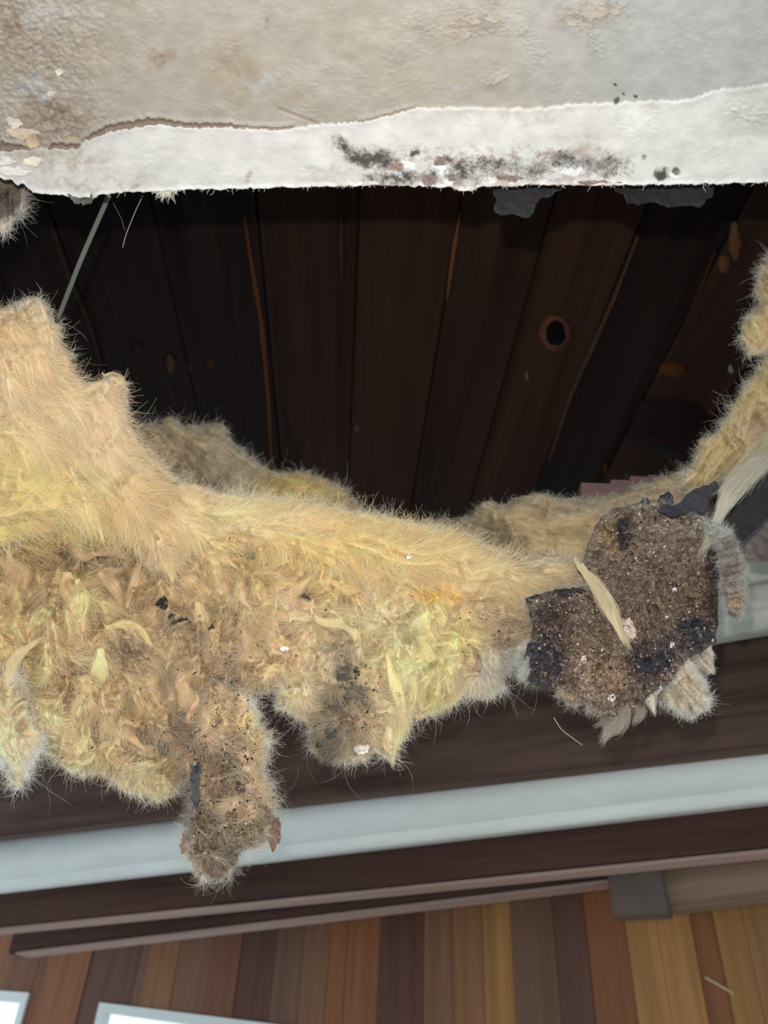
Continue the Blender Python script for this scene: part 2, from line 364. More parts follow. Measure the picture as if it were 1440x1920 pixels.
def fibres(B, n, L=(14, 45), rim_n=0, rim_L=(10, 40), name='fibres', parent=None, lift=0.004, spread=0.5, r=0.00011, K=6, tint=None, colmul=1.0):
    jj, ii = np.nonzero(B.ins & (B.X > -60) & (B.X < 1500))
    out = []; cols = []; rads = []
    def grow(x, y, ang, ln, curl, lf, cmul, rr):
        N = len(x); pos = np.zeros((N, K, 3)); a = ang.copy(); d0 = bsamp(B, B.front, x, y)
        for k in range(K):
            t = k / (K - 1)
            D = bsamp(B, B.D, x, y); d = np.where(D > 0, bsamp(B, B.front, x, y), d0); d = np.minimum(d, d0 + 0.004); d0 = 0.5 * d0 + 0.5 * d
            pos[:, k] = P(x, y, d - lf * (t ** 1.3) - 0.0002 + 0.0006 * (t == 0))
            fa = np.arctan2(samp(FY, x, y), samp(FX, x, y))
            if k: a = a + curl / K + 0.25 * np.sin(fa + off - a)
            st = ln / (K - 1); x = x + np.cos(a) * st; y = y + np.sin(a) * st
        return pos, rr[:, None] * np.linspace(1, 0.35, K)[None]
    if n:
        s = rng.integers(0, len(jj), n); x = B.X[jj[s], ii[s]] + rng.uniform(-1.5, 1.5, n); y = B.Y[jj[s], ii[s]] + rng.uniform(-1.5, 1.5, n)
        fa = np.arctan2(samp(FY, x, y), samp(FX, x, y))
        off = rng.normal(0, spread * 0.7, n) + 0.9 * noise(x / 18, y / 18, 33) + np.where(rng.random(n) < 0.12, rng.uniform(-2, 2, n), 0)
        ln = rng.uniform(*L, n) * (1 + (rng.random(n) < 0.02) * 0.6)
        ln = ln * np.clip(bsamp(B, B.D, x, y) / 34, 0.22, 1)
        p, rd = grow(x, y, fa + off, ln, rng.normal(0, 0.8, n), np.abs(rng.normal(0, lift, n)) * (0.35 + 0.65 * np.clip(noise(x / 30, y / 30, 55) + 0.5, 0, 1)), 1, r * rng.uniform(0.6, 1.5, n))
        c = B.colf(x, y) * rng.uniform(0.75, 1.3, n)[:, None] * colmul
        pale = (rng.random(n) < 0.15)[:, None]; c = np.where(pale, c * 0.5 + 0.38 * c.max(1, keepdims=True) + 0.05, c)
        e_ = np.clip(1 - bsamp(B, B.D, x, y) / 16, 0, 1)[:, None] * 0.6; c = c * (1 - e_) + e_ * (c.mean(1, keepdims=True) * np.array([1.25, 1.25, 1.15]) + 0.08)  # fibres near the edge paled, window backlight put into their colour
        out.append(p); rads.append(rd); cols.append(c)
    if rim_n:
        rim_n = int(rim_n * 1.7)
        Rm = B.ins & (B.D < 14) & (B.X > -60) & (B.X < 1500); jr, ir = np.nonzero(Rm)
        s = rng.integers(0, len(jr), rim_n); x = B.X[jr[s], ir[s]]; y = B.Y[jr[s], ir[s]]
        oa = np.arctan2(B.NY[jr[s], ir[s]] - y, B.NX[jr[s], ir[s]] - x) + rng.normal(0, 0.55, rim_n)
        dens = noise(x / 14, y / 14, 91)
        oa = oa + 1.3 * noise(x / 16, y / 16, 92) + 0.25 * np.sin(math.pi / 2 - oa)
        off = oa - np.arctan2(samp(FY, x, y), samp(FX, x, y))
        ln = rng.uniform(*rim_L, rim_n) * np.clip(0.75 + 1.6 * dens, 0.25, 2.2) * (1 + (rng.random(rim_n) < 0.02) * 1.3)
        p, rd = grow(x, y, oa, ln * 0.85, rng.normal(0, 2.4, rim_n), rng.normal(0, lift * 1.5, rim_n), 1, 0.62 * r * rng.uniform(0.6, 1.3, rim_n))
        c = B.colf(x, y); g = c.mean(1, keepdims=True) * np.array([1.02, 1.04, 0.98]); c = (0.3 * c + 0.7 * g) * rng.uniform(0.9, 1.5, rim_n)[:, None] * 1.25  # rim fibres greyed and lightened to carry the window backlight
        out.append(p); rads.append(rd); cols.append(c)
    return hairs(name, np.concatenate(out), np.concatenate(rads), np.clip(np.concatenate(cols), 0, 0.92), M_fib, parent or B.o)

def lock_mesh(specs, name, parent, m=None, fib=60, fname='lock_fibres', r=0.00011, flen=0.7, core=0.25):
    """locks: twisted, tapered tongues of wool. spec = (polyline px, half width px, depth list, colour linear)"""
    VV = []; FF = []; CC = []; hp = []; hr = []; hc = []; n0 = 0
    S, T = 9, 8
    for pts, hw, dep, c in specs:
        p = np.array(pts, float); seg = np.r_[0, np.cumsum(np.hypot(*np.diff(p, axis=0).T))]
        t = np.linspace(0, 1, S); x = np.interp(t * seg[-1], seg, p[:, 0]); y = np.interp(t * seg[-1], seg, p[:, 1])
        for _ in range(1):
            x[1:-1] = (x[:-2] + 2 * x[1:-1] + x[2:]) / 4; y[1:-1] = (y[:-2] + 2 * y[1:-1] + y[2:]) / 4
        d = np.interp(t, np.linspace(0, 1, len(dep)), dep)
        C = P(x, y, d); tg = np.gradient(C, axis=0); tg /= np.linalg.norm(tg, axis=1, keepdims=True)
        vw = (CAM - C); vw /= np.linalg.norm(vw, axis=1, keepdims=True)
        sd = np.cross(tg, vw); sd /= np.linalg.norm(sd, axis=1, keepdims=True); up = np.cross(sd, tg)
        tw = rng.uniform(-0.6, 0.6); hwm = hw / F * d.mean() * (np.sin(np.pi * np.clip(t * 0.92 + 0.04, 0, 1)) ** 0.8) * (1 + 0.06 * rng.standard_normal(S))
        th = np.arange(T) / T * 2 * np.pi
        for s in range(S):
            a = th + tw * t[s]
            off = np.cos(a)[:, None] * sd[s] * hwm[s] * core + np.sin(a)[:, None] * up[s] * hwm[s] * 0.42 * core
            VV.append(C[s] + off); CC.append(np.clip(np.tile(c, (T, 1)) * rng.uniform(0.9, 1.08), 0, 0.9))
        for s in range(S - 1):
            for k in range(T):
                k2 = (k + 1) % T; FF.append((n0 + s * T + k, n0 + s * T + k2, n0 + (s + 1) * T + k2, n0 + (s + 1) * T + k))
        n0 += S * T
        if fib:
            nf = int(fib * min(2.2, seg[-1] / 60) * max(0.5, hw / 9)); K = 6
            t0 = rng.uniform(-0.15, 1.05 - flen * 0.6, nf); tl = rng.uniform(0.5, 1.0, nf) * flen; a = rng.uniform(0, np.pi, nf); sp = rng.uniform(-0.5, 0.5, nf); over = rng.random(nf)
            tt = t0[:, None] + tl[:, None] * np.linspace(0, 1, K)[None]
            tc_ = np.clip(tt, 0, 1)
            c3 = np.stack([np.interp(tc_, t, C[:, q]) for q in range(3)], -1)
            ext = (tt - tc_)[..., None] * np.linalg.norm(C[-1] - C[0]) * tg[-1]
            s3 = np.stack([np.interp(tc_, t, sd[:, q]) for q in range(3)], -1); u3 = np.stack([np.interp(tc_, t, up[:, q]) for q in range(3)], -1)
            hh = np.maximum(np.interp(tc_, t, hwm), 0.35 * hwm.max()) * (0.3 + 0.75 * rng.random(nf))[:, None] + 0.0002; aa = a[:, None] + sp[:, None] * tt
            fl_ = 1.03 + over[:, None] ** 3 * 1.7 * np.linspace(0.15, 1, K)[None]
            hp.append(c3 + ext + (np.cos(aa) * hh * fl_)[..., None] * s3 + (np.sin(aa) * hh * 0.6 * fl_)[..., None] * u3)
            hr.append(r * rng.uniform(0.6, 1.4, nf)[:, None] * np.linspace(1, 0.35, K)[None]); hc.append(np.clip(np.tile(c, (nf, 1)) * rng.uniform(0.55, 1.3, nf)[:, None], 0, 0.92))
    o = mesh(name, np.concatenate(VV), np.array(FF), m or M_wool, parent, np.concatenate(CC)); 
    if len(specs) > 1: o['kind'] = 'stuff'
    if fib: hairs(fname, np.concatenate(hp), np.concatenate(hr), np.concatenate(hc), M_fib, o if (parent is None or parent.parent is None) else parent)
    return o

# ================================================================== THE SETTING
HC = 0.50                                        # ceiling above the lens
# ------------------------------------------------------------------ ceiling (old painted plaster, broken edge)
EDGE = [(-700, 330), (-20, 330), (0, 333), (28, 343), (45, 346), (60, 361), (100, 366), (150, 370), (174, 373), (185, 366), (240, 361), (330, 357), (420, 355), (560, 351), (700, 348), (800, 350), (845, 351), (860, 359), (885, 357), (905, 350),
        (1000, 348), (1200, 347), (1350, 345), (1440, 342), (1500, 342), (2200, 335)]
CRACK = [(-700, 262), (0, 280), (90, 278), (150, 276), (160, 262), (200, 246), (270, 233), (300, 232), (330, 236), (420, 238), (480, 241), (545, 241), (560, 238), (600, 233), (680, 228), (740, 213), (780, 202),
         (900, 201), (1000, 204), (1080, 195), (1200, 190), (1290, 187), (1340, 170), (1400, 162), (1440, 158), (2200, 60)]
def build_ceiling():
    xs = np.concatenate([np.arange(-700, -40, 30), np.arange(-40, 1480, 2.2), np.arange(1480, 2200, 30)])
    u = np.concatenate([np.linspace(-3.2, -0.06, 30), np.linspace(-0.05, 1, 175)])       # 0..1 = picture top .. edge
    X, U = np.meshgrid(xs, u)
    ed = interp_line(EDGE, X) + 2.2 * fbm(X / 14, X * 0, 2, 4, 0.6) + np.where(X < 60, 5 * noise(X / 12, 0 * X, 9), 0)
    Y = U * ed
    cr = interp_line(CRACK, X) + 2.6 * fbm(X / 9, 0 * X, 7, 4, 0.7)
    # relief, metres towards the room
    h = 0.0010 * fbm(X / 90, Y / 90, 3, 3) + 0.00013 * fbm(X / 9, Y / 9, 4, 3)
    bub = sstep(0.15, 0.6, fbm(X / 120, Y / 90, 14, 2) + 0.35 - 0.3 * (Y > cr)); h += bub * 0.0005 * np.abs(fbm(X / 16, Y / 8, 15, 3))
    lw = sstep(280, 80, X) * sstep(cr + 20, cr - 20, Y); h += lw * (0.0026 * np.abs(fbm(X / 26, Y / 26, 16, 4)) + 0.0011 * fbm(X / 7, Y / 7, 17, 2))
    for (cx, cy, rx, ry, an) in [(900, 40, 60, 20, 10), (870, 55, 20, 22, 60), (1110, 25, 50, 20, -8), (1150, 10, 30, 16, 20), (1110, 70, 40, 14, 60), (790, 50, 40, 12, 20), (930, 150, 24, 10, -20), (1405, 215, 40, 16, 10), (1000, 80, 40, 14, 60)]:
        g = gauss(X, Y, cx, cy, rx, ry, an); wv = np.abs(fbm(X / 24, Y / 15, 23, 3)); h += g * (0.0026 * np.exp(-(wv * 7) ** 2) + 0.001 * wv)
    # white lower coat stands 1.4 mm proud, its lip lifted
    below = sstep(-1.5, 1.5, Y - cr); h += below * 0.0008 + 0.0004 * np.exp(-((Y - cr - 4) / 6.0) ** 2) * below * (1 + 2 * noise(X / 30, 0 * X, 77))
    # open crack
    gapw = interp_line([(-700, 0), (-20, 6), (0, 9), (30, 5), (60, 0), (88, 0), (95, 4), (120, 5), (147, 4), (152, 0), (158, 1), (175, 5), (215, 6), (270, 6), (300, 5), (350, 3.5), (420, 3), (470, 1.6), (545, 1.6), (556, 0), (700, 0.7), (740, 1.2), (775, 0.5), (800, 0), (2200, 0)], X)
    gapw = gapw * (1 + 0.35 * noise(X / 9, 0 * X, 31)); gy_ = cr - gapw * 0.6
    gap = sstep(1.0, -1.0, np.abs(Y - gy_) - gapw) * (gapw > 0.3)
    crk2 = interp_line([(500, 192), (525, 205), (560, 218), (600, 233)], X); g2 = np.exp(-((Y - crk2) / 2.2) ** 2) * ((X > 522) & (X < 602))
    h -= gap * 0.004 + g2 * 0.002
    h += 0.0022 * np.exp(-((Y - gy_ + gapw + 3) / 4.0) ** 2) * (gapw > 0.6)
    # edge: torn, slightly curled down, then the board's own thickness going up
    h += 0.0018 * np.exp(-((ed - Y) / 4.5) ** 2) * (1 + noise(X / 20, 0 * X, 12))
    # colours
    up = lin((141, 136, 127)); rt = lin((142, 144, 143)); wh = lin((184, 184, 182))
    c = up + (rt - up) * sstep(800, 1350, X + 0.3 * (300 - Y))[..., None]
    c = c + (wh - c) * (below * 0.95)[..., None]
    rc = below * sstep(1330, 1400, X) * sstep(262, 250, Y + 6 * noise(X / 10, Y / 10, 2)); c = c + (lin((165, 166, 162)) - c) * rc[..., None]
    wx = X + 22 * fbm(X / 30, Y / 30, 41); wy = Y + 22 * fbm(X / 30, Y / 30, 44)
    st = [(25, 40, 16, 60, (150, 118, 84), .75), (60, 110, 120, 60, (172, 152, 124), .6), (110, 215, 60, 34, (150, 118, 88), .8), (180, 90, 60, 60, (186, 170, 146), .5), (305, 112, 24, 14, (160, 128, 94), .7),
          (430, 125, 60, 34, (176, 150, 118), .65), (450, 170, 24, 20, (168, 140, 106), .5), (540, 180, 40, 18, (184, 164, 134), .5), (880, 50, 50, 30, (178, 158, 136), .6), (1100, 30, 60, 24, (180, 160, 138), .6),
          (770, 150, 60, 40, (186, 172, 152), .5), (650, 60, 60, 40, (188, 178, 156), .5), (960, 210, 120, 14, (206, 190, 172), .4), (150, 300, 60, 16, (200, 182, 158), .6), (60, 280, 60, 40, (190, 168, 142), .55),
          (140, 345, 60, 10, (186, 166, 146), .5), (466, 336, 10, 9, (160, 130, 112), .7), (240, 345, 30, 10, (196, 176, 160), .5), (1090, 270, 40, 20, (214, 206, 192), .5), (110, 20, 60, 24, (200, 196, 196), .5),
          (70, 165, 60, 22, (186, 186, 184), .8), (490, 160, 40, 14, (196, 198, 196), .7), (600, 330, 60, 12, (206, 190, 182), .5), (640, 346, 40, 6, (186, 170, 160), .7),
          (870, 165, 16, 10, (196, 198, 200), .7), (495, 50, 10, 7, (130, 130, 130), .6), (230, 5, 30, 10, (170, 150, 124), .6)]
    fl2 = 0.75 + 0.5 * fbm(X / 12, Y / 12, 50, 4, 0.7)
    for cx, cy, rx, ry, cl, s_ in st:
        cl = (0.78 * np.array(cl) + 0.22 * np.mean(cl)) * 0.76
        g = np.clip(gauss(wx, wy, cx, cy, rx, ry) * 1.25 * s_ * fl2, 0, 1); c = c + (lin(cl) - c) * g[..., None]
    # pink undercoat and bright bare patches in the mould strip
    band = sstep(262, 285, Y) * sstep(640, 700, wx) * sstep(1190, 1120, wx)
    pk = band * sstep(0.12, 0.3, fbm(X / 26, Y / 17, 53, 5, 0.72) + 0.28 * sstep(300, 340, Y) - 0.05) * 0.7; c = c + (lin((150, 136, 130)) - c) * pk[..., None]
    for cx, cy, rx, ry in [(826, 318, 22, 16), (762, 308, 24, 10), (745, 325, 18, 9), (840, 340, 10, 8), (1070, 315, 26, 16), (925, 335, 12, 8), (1265, 325, 12, 10)]:
        g = sstep(0.45, 0.6, gauss(X + 6 * noise(X / 6, Y / 6, 54), Y + 6 * noise(X / 6, Y / 6, 56), cx, cy, rx, ry)); c = c + (lin((205, 205, 207)) - c) * g[..., None]; h -= 0.0004 * g
    c = c + (lin((122, 108, 98)) - c) * np.clip(gap + 0.6 * g2, 0, 1)[..., None]
    # mould mask
    mo = np.zeros(X.shape)
    for cx, cy, rx, ry, an, s_ in [(650, 278, 24, 7, 35, .5), (695, 298, 44, 15, 12, .52), (740, 300, 20, 8, 0, .35), (745, 334, 50, 9, 0, .46), (808, 330, 16, 13, 0, .44), (778, 288, 9, 5, 0, .55), (838, 295, 9, 7, 0, .5), (868, 318, 34, 22, 0, .45), (930, 312, 50, 18, 0, .43),
                                   (990, 318, 50, 18, 0, .40), (1060, 300, 44, 16, 0, .45), (1130, 308, 52, 20, 0, .42), (1241, 328, 10, 8, 0, .55), (1270, 323, 7, 5, 0, .5), (1212, 296, 4, 4, 0, .5), (905, 230, 60, 10, 0, .2), (1153, 188, 3, 3, 0, .6), (1154, 163, 3, 3, 0, .6), (1188, 176, 3, 2, 0, .6), (1164, 178, 2, 2, 0, .6), (980, 275, 30, 5, 0, .3)]:
        mo = np.maximum(mo, s_ * gauss(wx * .3 + X * .7, wy * .3 + Y * .7, cx, cy, rx * 1.4, ry * 1.5, an) ** 0.55)
    mo = np.where(mo > 0.06, mo, 0)
    c = c * (1 + 0.09 * fbm(X / 40, Y / 30, 57, 3))[..., None]; h *= 0.8
    r = RAY(X, Y); tt = (HC - h) / r[..., 2]
    V = CAM + r * tt[..., None]
    # two more rows: the broken core of the board, above the edge
    ex = V[-1] + np.stack([0 * xs, 0.001 * noise(xs / 8, 0 * xs, 3), 0.0045 + 0 * xs], -1)
    ex2 = V[-1] + np.stack([0 * xs, -0.004 + 0.003 * noise(xs / 15, 0 * xs, 8), 0.012 + 0 * xs], -1)
    ex3 = V[-1] + np.stack([0 * xs, -0.15 + 0 * xs, 0.013 + 0 * xs], -1)
    V = np.concatenate([V, ex[None], ex2[None], ex3[None]]); n_r, n_c = V.shape[:2]
    cc = np.concatenate([c, np.tile(lin((205, 196, 184)), (3, n_c, 1)).reshape(3, n_c, 3)]); mm = np.concatenate([mo, np.zeros((3, n_c))])
    I = np.arange(n_r * n_c).reshape(n_r, n_c)
    q = np.stack([I[:-1, :-1], I[:-1, 1:], I[1:, 1:], I[1:, :-1]], -1).reshape(-1, 4)
    o = mesh('ceiling', V.reshape(-1, 3), q, M_plaster, None, cc.reshape(-1, 3), extra={'mould': mm.ravel()})
    tag(o, 'stained off-white painted plaster ceiling with cracked coat and broken mouldy edge', None, kind='structure')
    return o
ceil = build_ceiling()

# peeled flakes of paint, parts of the ceiling
def m_dark(c): return max(c) < 130
def flake(outline, curl, px, py, lift=0.002, c=(225, 220, 210), parent=None, name='paint_flake', axis=0.0, drop=0.0, mt=None, n=10, depth=None, thick=0.0006, surf=None, up_=0.0012):
    """small curled sheet: outline in px around (px,py); on the ceiling plane or at a depth in front of the lens"""
    ol = np.array(outline, float); sz = np.ptp(ol, 0).max(); pl = densify(ol, max(1.2, min(4, sz / 22)), 0)
    sc = max(3.0, sz / 9); am = min(5.5, sz * 0.085); qx, qy = pl[:, 0] / sc + px, pl[:, 1] / sc + py
    pl = pl + am * np.stack([fbm(qx, qy, 3, 3, 0.65), fbm(qx, qy, 8, 3, 0.65)], -1)
    n = max(n, 22) if surf is not None else max(n, 14)
    lo = pl.min(0); hi = pl.max(0); st = max(1.3, (hi - lo).max() / n)
    X, Y = np.meshgrid(np.arange(lo[0] - st, hi[0] + st, st), np.arange(lo[1] - st, hi[1] + st, st))
    D, NX, NY = sdf(X, Y, pl); ins = D > 0
    quad = ins[:-1, :-1] | ins[1:, :-1] | ins[:-1, 1:] | ins[1:, 1:]
    used = np.zeros(X.shape, bool)
    for a in (slice(None, -1), slice(1, None)):
        for b in (slice(None, -1), slice(1, None)): used[a, b] |= quad
    X = np.where(ins, X, NX); Y = np.where(ins, Y, NY)
    if not used.any(): return None
    u = (X * math.cos(axis) + Y * math.sin(axis)) / max(hi[0] - lo[0], hi[1] - lo[1]) * 2
    hgt = lift + curl * u * u + 0.15 * curl * noise(X / 6 + px, Y / 6, 3) + drop
    idx = -np.ones(X.shape, int); nv = used.sum(); idx[used] = np.arange(nv)
    xs, ys, hs = X[used] + px, Y[used] + py, hgt[used]
    if surf is not None:
        lo_ = bsamp(surf, surf.front, xs, ys); lo_ = np.where(bsamp(surf, surf.D, xs, ys) > 1, lo_, np.median(lo_)); lo_ = 0.6 * lo_ + 0.4 * np.median(lo_)
        A = P(xs, ys, lo_ - up_ - hs); Bk = P(xs, ys, lo_ - up_ - hs + thick)
    elif depth is None:
        r = RAY(xs, ys); A = CAM + r * ((HC - hs) / r[:, 2])[:, None]; Bk = CAM + r * ((HC - hs + thick) / r[:, 2])[:, None]
    else:
        A = P(xs, ys, depth - hs); Bk = P(xs, ys, depth - hs + thick)
    j, i = np.nonzero(quad); q = np.stack([idx[j, i], idx[j + 1, i], idx[j + 1, i + 1], idx[j, i + 1]], -1)
    e = np.concatenate([q[:, [0, 1]], q[:, [1, 2]], q[:, [2, 3]], q[:, [3, 0]]])
    bd_e = e[~np.isin(e[:, 0] * (nv + 1) + e[:, 1], e[:, 1] * (nv + 1) + e[:, 0])]
    rim = np.stack([bd_e[:, 1], bd_e[:, 0], bd_e[:, 0] + nv, bd_e[:, 1] + nv], -1)
    cl = np.tile(lin(c), (2 * nv, 1)) * (1 + (0.5 if m_dark(c) else 0.14) * np.tile(fbm(xs / 5, ys / 5, 5, 3), 2))[:, None]
    return mesh(name, np.concatenate([A, Bk]), np.concatenate([q, q[:, ::-1] + nv, rim]), mt or M_crumb, parent, np.clip(cl, 0.005, 0.95))

def rnd_outline(w_, h_, k=9, seed=0, jag=0.3):
    g = np.random.default_rng(seed); a = np.arange(k) / k * 2 * np.pi + g.uniform(-0.2, 0.2, k); rr = 1 + g.uniform(-jag, jag, k)
    return np.stack([np.cos(a) * rr * w_ / 2, np.sin(a) * rr * h_ / 2], -1)

for i, (x, y, w_, h_, cu, cl) in enumerate([(62, 303, 34, 22, .006, (240, 232, 215)), (25, 228, 30, 26, .005, (214, 206, 192)), (40, 250, 60, 22, .004, (206, 190, 168)), (12, 302, 30, 16, .006, (232, 228, 222)),
                                             (60, 266, 26, 34, .005, (196, 176, 150)), (25, 322, 54, 16, .004, (236, 232, 228)), (110, 135, 14, 10, .002, (216, 208, 196)), (95, 175, 16, 12, .003, (210, 200, 186)),
                                             (885, 38, 44, 14, .004, (176, 168, 158)), (925, 36, 30, 12, .005, (180, 172, 160)), (872, 64, 26, 14, .003, (172, 163, 152)), (1078, 44, 34, 10, .004, (182, 174, 162)), (1112, 22, 50, 20, .005, (178, 168, 156)),
                                             (1150, 18, 30, 16, .005, (172, 163, 152)), (1125, 4, 26, 12, .004, (180, 172, 162)), (940, 5, 22, 10, .004, (180, 172, 162)), (805, 338, 26, 20, .002, (138, 122, 116)), (825, 302, 24, 14, .002, (138, 122, 116)),
                                             (742, 312, 28, 16, .002, (150, 130, 120)), (848, 332, 14, 20, .002, (138, 122, 116)), (960, 335, 60, 10, .0015, (138, 122, 116)), (1120, 342, 90, 7, .0015, (138, 122, 116)), (135, 262, 22, 12, .002, (186, 160, 130))]):
    flake(rnd_outline(w_, h_, 9, 200 + i, 0.35), cu * 0.5, x, y, 0.0012, tuple(np.array(cl) * 0.84), ceil, axis=i * 1.3)
# torn paper fuzz hanging from the edge
nf = 260
fx = np.where(rng.random(nf) < 0.4, rng.normal(310, 12, nf), rng.uniform(150, 1440, nf)); ln = rng.exponential(3.5, nf) + 1 + 20 * np.exp(-((fx - 312) / 14) ** 2) * rng.random(nf)
fy = interp_line(EDGE, fx); K = 5; pos = np.zeros((nf, K, 3)); aa = math.pi / 2 + rng.normal(0, 0.6, nf)
for k in range(K):
    r = RAY(fx, fy); dd = (HC + 0.001) / r[:, 2]; pos[:, k] = CAM + r * dd[:, None]; aa += rng.normal(0, 0.25, nf); fx = fx + np.cos(aa) * ln / 4; fy = fy + np.sin(aa) * ln / 4
hairs('paper_fuzz', pos, np.full((nf, K), 0.00016) * np.linspace(1, .4, K), np.tile(lin((200, 195, 185)), (nf, 1)), M_fib, ceil)

# ------------------------------------------------------------------ roof deck of dark boards above the cavity
vd = RAY(620, 1880); vd /= np.linalg.norm(vd)
rn = np.cross(vd, np.array([1.0, 0, 0])); rn /= np.linalg.norm(rn); rn = rn if rn[2] > 0 else -rn
rp = CAM + np.array([0, 0.62, 1.07])
def wood_mat(name, c, dark=0.35, light=1.4, scale=(60, 1.5, 60), bump=0.4, rough=0.75, spec=0.25):
    return mat(name, lin(c), rough, grain=(scale, dark, light), bump=bump, bscale=60, spec=spec)
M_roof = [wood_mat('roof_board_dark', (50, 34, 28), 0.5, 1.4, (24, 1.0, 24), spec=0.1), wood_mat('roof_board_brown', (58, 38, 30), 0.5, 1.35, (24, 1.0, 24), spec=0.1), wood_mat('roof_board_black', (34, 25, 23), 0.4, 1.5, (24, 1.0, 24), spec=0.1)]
roof = empty('roof', rp, 'dark board roof deck seen through the opening above the ceiling', None, kind='structure')
xa = [-700, -500, -290, -100, 95, 292, 482, 672, 860, 1030, 1205, 1385, 1580, 1780, 2000]
for i in range(len(xa) - 1):
    g = 0.9
    A = on_plane(np.array([xa[i] + g, xa[i + 1] - g], float), np.array([410.0, 410.0]), rp, rn)
    jz = rng.uniform(-0.003, 0.003)
    L0, L1 = -0.9, 2.2
    P4 = np.array([A[0] + vd * L0, A[1] + vd * L0, A[1] + vd * L1, A[0] + vd * L1]) + rn * jz
    wdir = (A[1] - A[0]); wdir /= np.linalg.norm(wdir)
    # board in its own frame so the grain runs along it
    cx = P4.mean(0); hwid = np.linalg.norm(P4[1] - P4[0]) / 2 * abs(np.dot(wdir, np.cross(vd, rn))); hl = (L1 - L0) / 2
    perp = np.cross(vd, rn); perp *= np.sign(perp[0])
    me = bpy.data.meshes.new('plank'); b = 0.003; T_ = 0.022
    prof = [(-hwid, T_), (-hwid, b), (-hwid + b, 0), (hwid - b, 0), (hwid, b), (hwid, T_)]
    vs = [(x, y, z) for y in (-hl, hl) for x, z in prof]; n6 = 6
    fs = [(k, (k + 1) % 6, 6 + (k + 1) % 6, 6 + k) for k in range(6)] + [tuple(range(6))[::-1], tuple(range(6, 12))]
    me.from_pydata(vs, [], fs); me.update(); me.materials.append(M_roof[[2, 2, 2, 2, 2, 2, 0, 1, 0, 1, 2, 0, 2, 0][i]])  # leftmost boards take the black tone
    o = bpy.data.objects.new('plank', me); COL.objects.link(o)
    mw = Matrix([[perp[0], vd[0], rn[0], cx[0]], [perp[1], vd[1], rn[1], cx[1]], [perp[2], vd[2], rn[2], cx[2]], [0, 0, 0, 1]])
    if mw.to_3x3().determinant() < 0:
        mw = Matrix([[-perp[0], vd[0], rn[0], cx[0]], [-perp[1], vd[1], rn[1], cx[1]], [-perp[2], vd[2], rn[2], cx[2]], [0, 0, 0, 1]])
    attach(o, roof)
    o.matrix_parent_inverse = Matrix.Identity(4); o.matrix_basis = Matrix.Translation(-Vector(rp)) @ mw
# slabs added to keep sky light out of the cavity, above, beside and around it
def slab(name, x0, x1, y0, y1, z0, z1, m, lab):
    vs = [(x, y, z) for z in (z0, z1) for x, y in ((x0, y0), (x1, y0), (x1, y1), (x0, y1))]; c_ = np.mean(vs, 0)
    me = bpy.data.meshes.new(name); me.from_pydata((np.array(vs) - c_).tolist(), [], [(3, 2, 1, 0), (4, 5, 6, 7), (0, 1, 5, 4), (1, 2, 6, 5), (2, 3, 7, 6), (3, 0, 4, 7)]); me.update(); me.materials.append(m)
    o = bpy.data.objects.new(name, me); COL.objects.link(o); o.location = Vector(c_); o['kind'] = 'structure'
    if lab: o['label'] = lab
    return o
ZC = CAM[2] + HC
slab('roof', -2.4, 2.4, -2.4, 4.4, ZC + 0.95, ZC + 1.0, M_roof[1], 'unseen slab added over the dark boards to keep sky light out')
slab('light_block_left', -2.4, -2.3, -2.4, 2.0, ZC + 0.02, ZC + 0.94, M_roof[1], 'unseen dark slab added to block daylight from the cavity at the left')
slab('light_block_right', 2.3, 2.4, -2.4, 2.0, ZC + 0.02, ZC + 0.94, M_roof[1], 'unseen dark slab added to block daylight from the cavity at the right')
slab('ceiling_panel', -2.4, -0.35, -2.4, 1.45, ZC + 0.016, ZC + 0.03, M_plaster, 'plasterboard added beyond the left of the opening to block daylight')
slab('ceiling_panel', 0.80, 2.4, -2.4, 1.22, ZC + 0.016, ZC + 0.03, M_plaster, 'plasterboard added beyond the right of the opening to block daylight')
slab('ceiling_panel', -2.4, 2.4, -2.4, 0.14, ZC + 0.016, ZC + 0.03, M_plaster, 'plasterboard added behind the opening to block daylight')
def roof_mark(name, outline, px, py, c, off=0.004, hh=0.004, label=None, rough=0.8):
    pl = densify(np.array(outline, float), 6, 0.8, 3); V = on_plane(pl[:, 0] + px, pl[:, 1] + py, rp, rn) - rn * off
    n = len(V); top = V - rn * hh * 0; ctr = V.mean(0) - rn * hh; inner = ctr + (V - V.mean(0)) * 0.55
    VV = np.concatenate([V + rn * (off + 0.002), V, inner, ctr[None]])
    fs = [(k, (k + 1) % n, n + (k + 1) % n, n + k) for k in range(n)] + [(n + k, n + (k + 1) % n, 2 * n + (k + 1) % n, 2 * n + k) for k in range(n)] + [(2 * n + k, 2 * n + (k + 1) % n, 3 * n) for k in range(n)]
    o = mesh(name, VV, fs, M_scar, roof, lin(c) * 0.75); 
    if label: o['label'] = label
    return o
roof_mark('knot', rnd_outline(58, 66, 14, 3, 0.06), 1040, 624, (112, 74, 60), 0.002, 0.0015, 'reddish ring of a round knot')
roof_mark('knot', rnd_outline(38, 46, 12, 4, 0.06), 1042, 622, (22, 17, 16), 0.005, 0.001, 'dark core of the round knot')
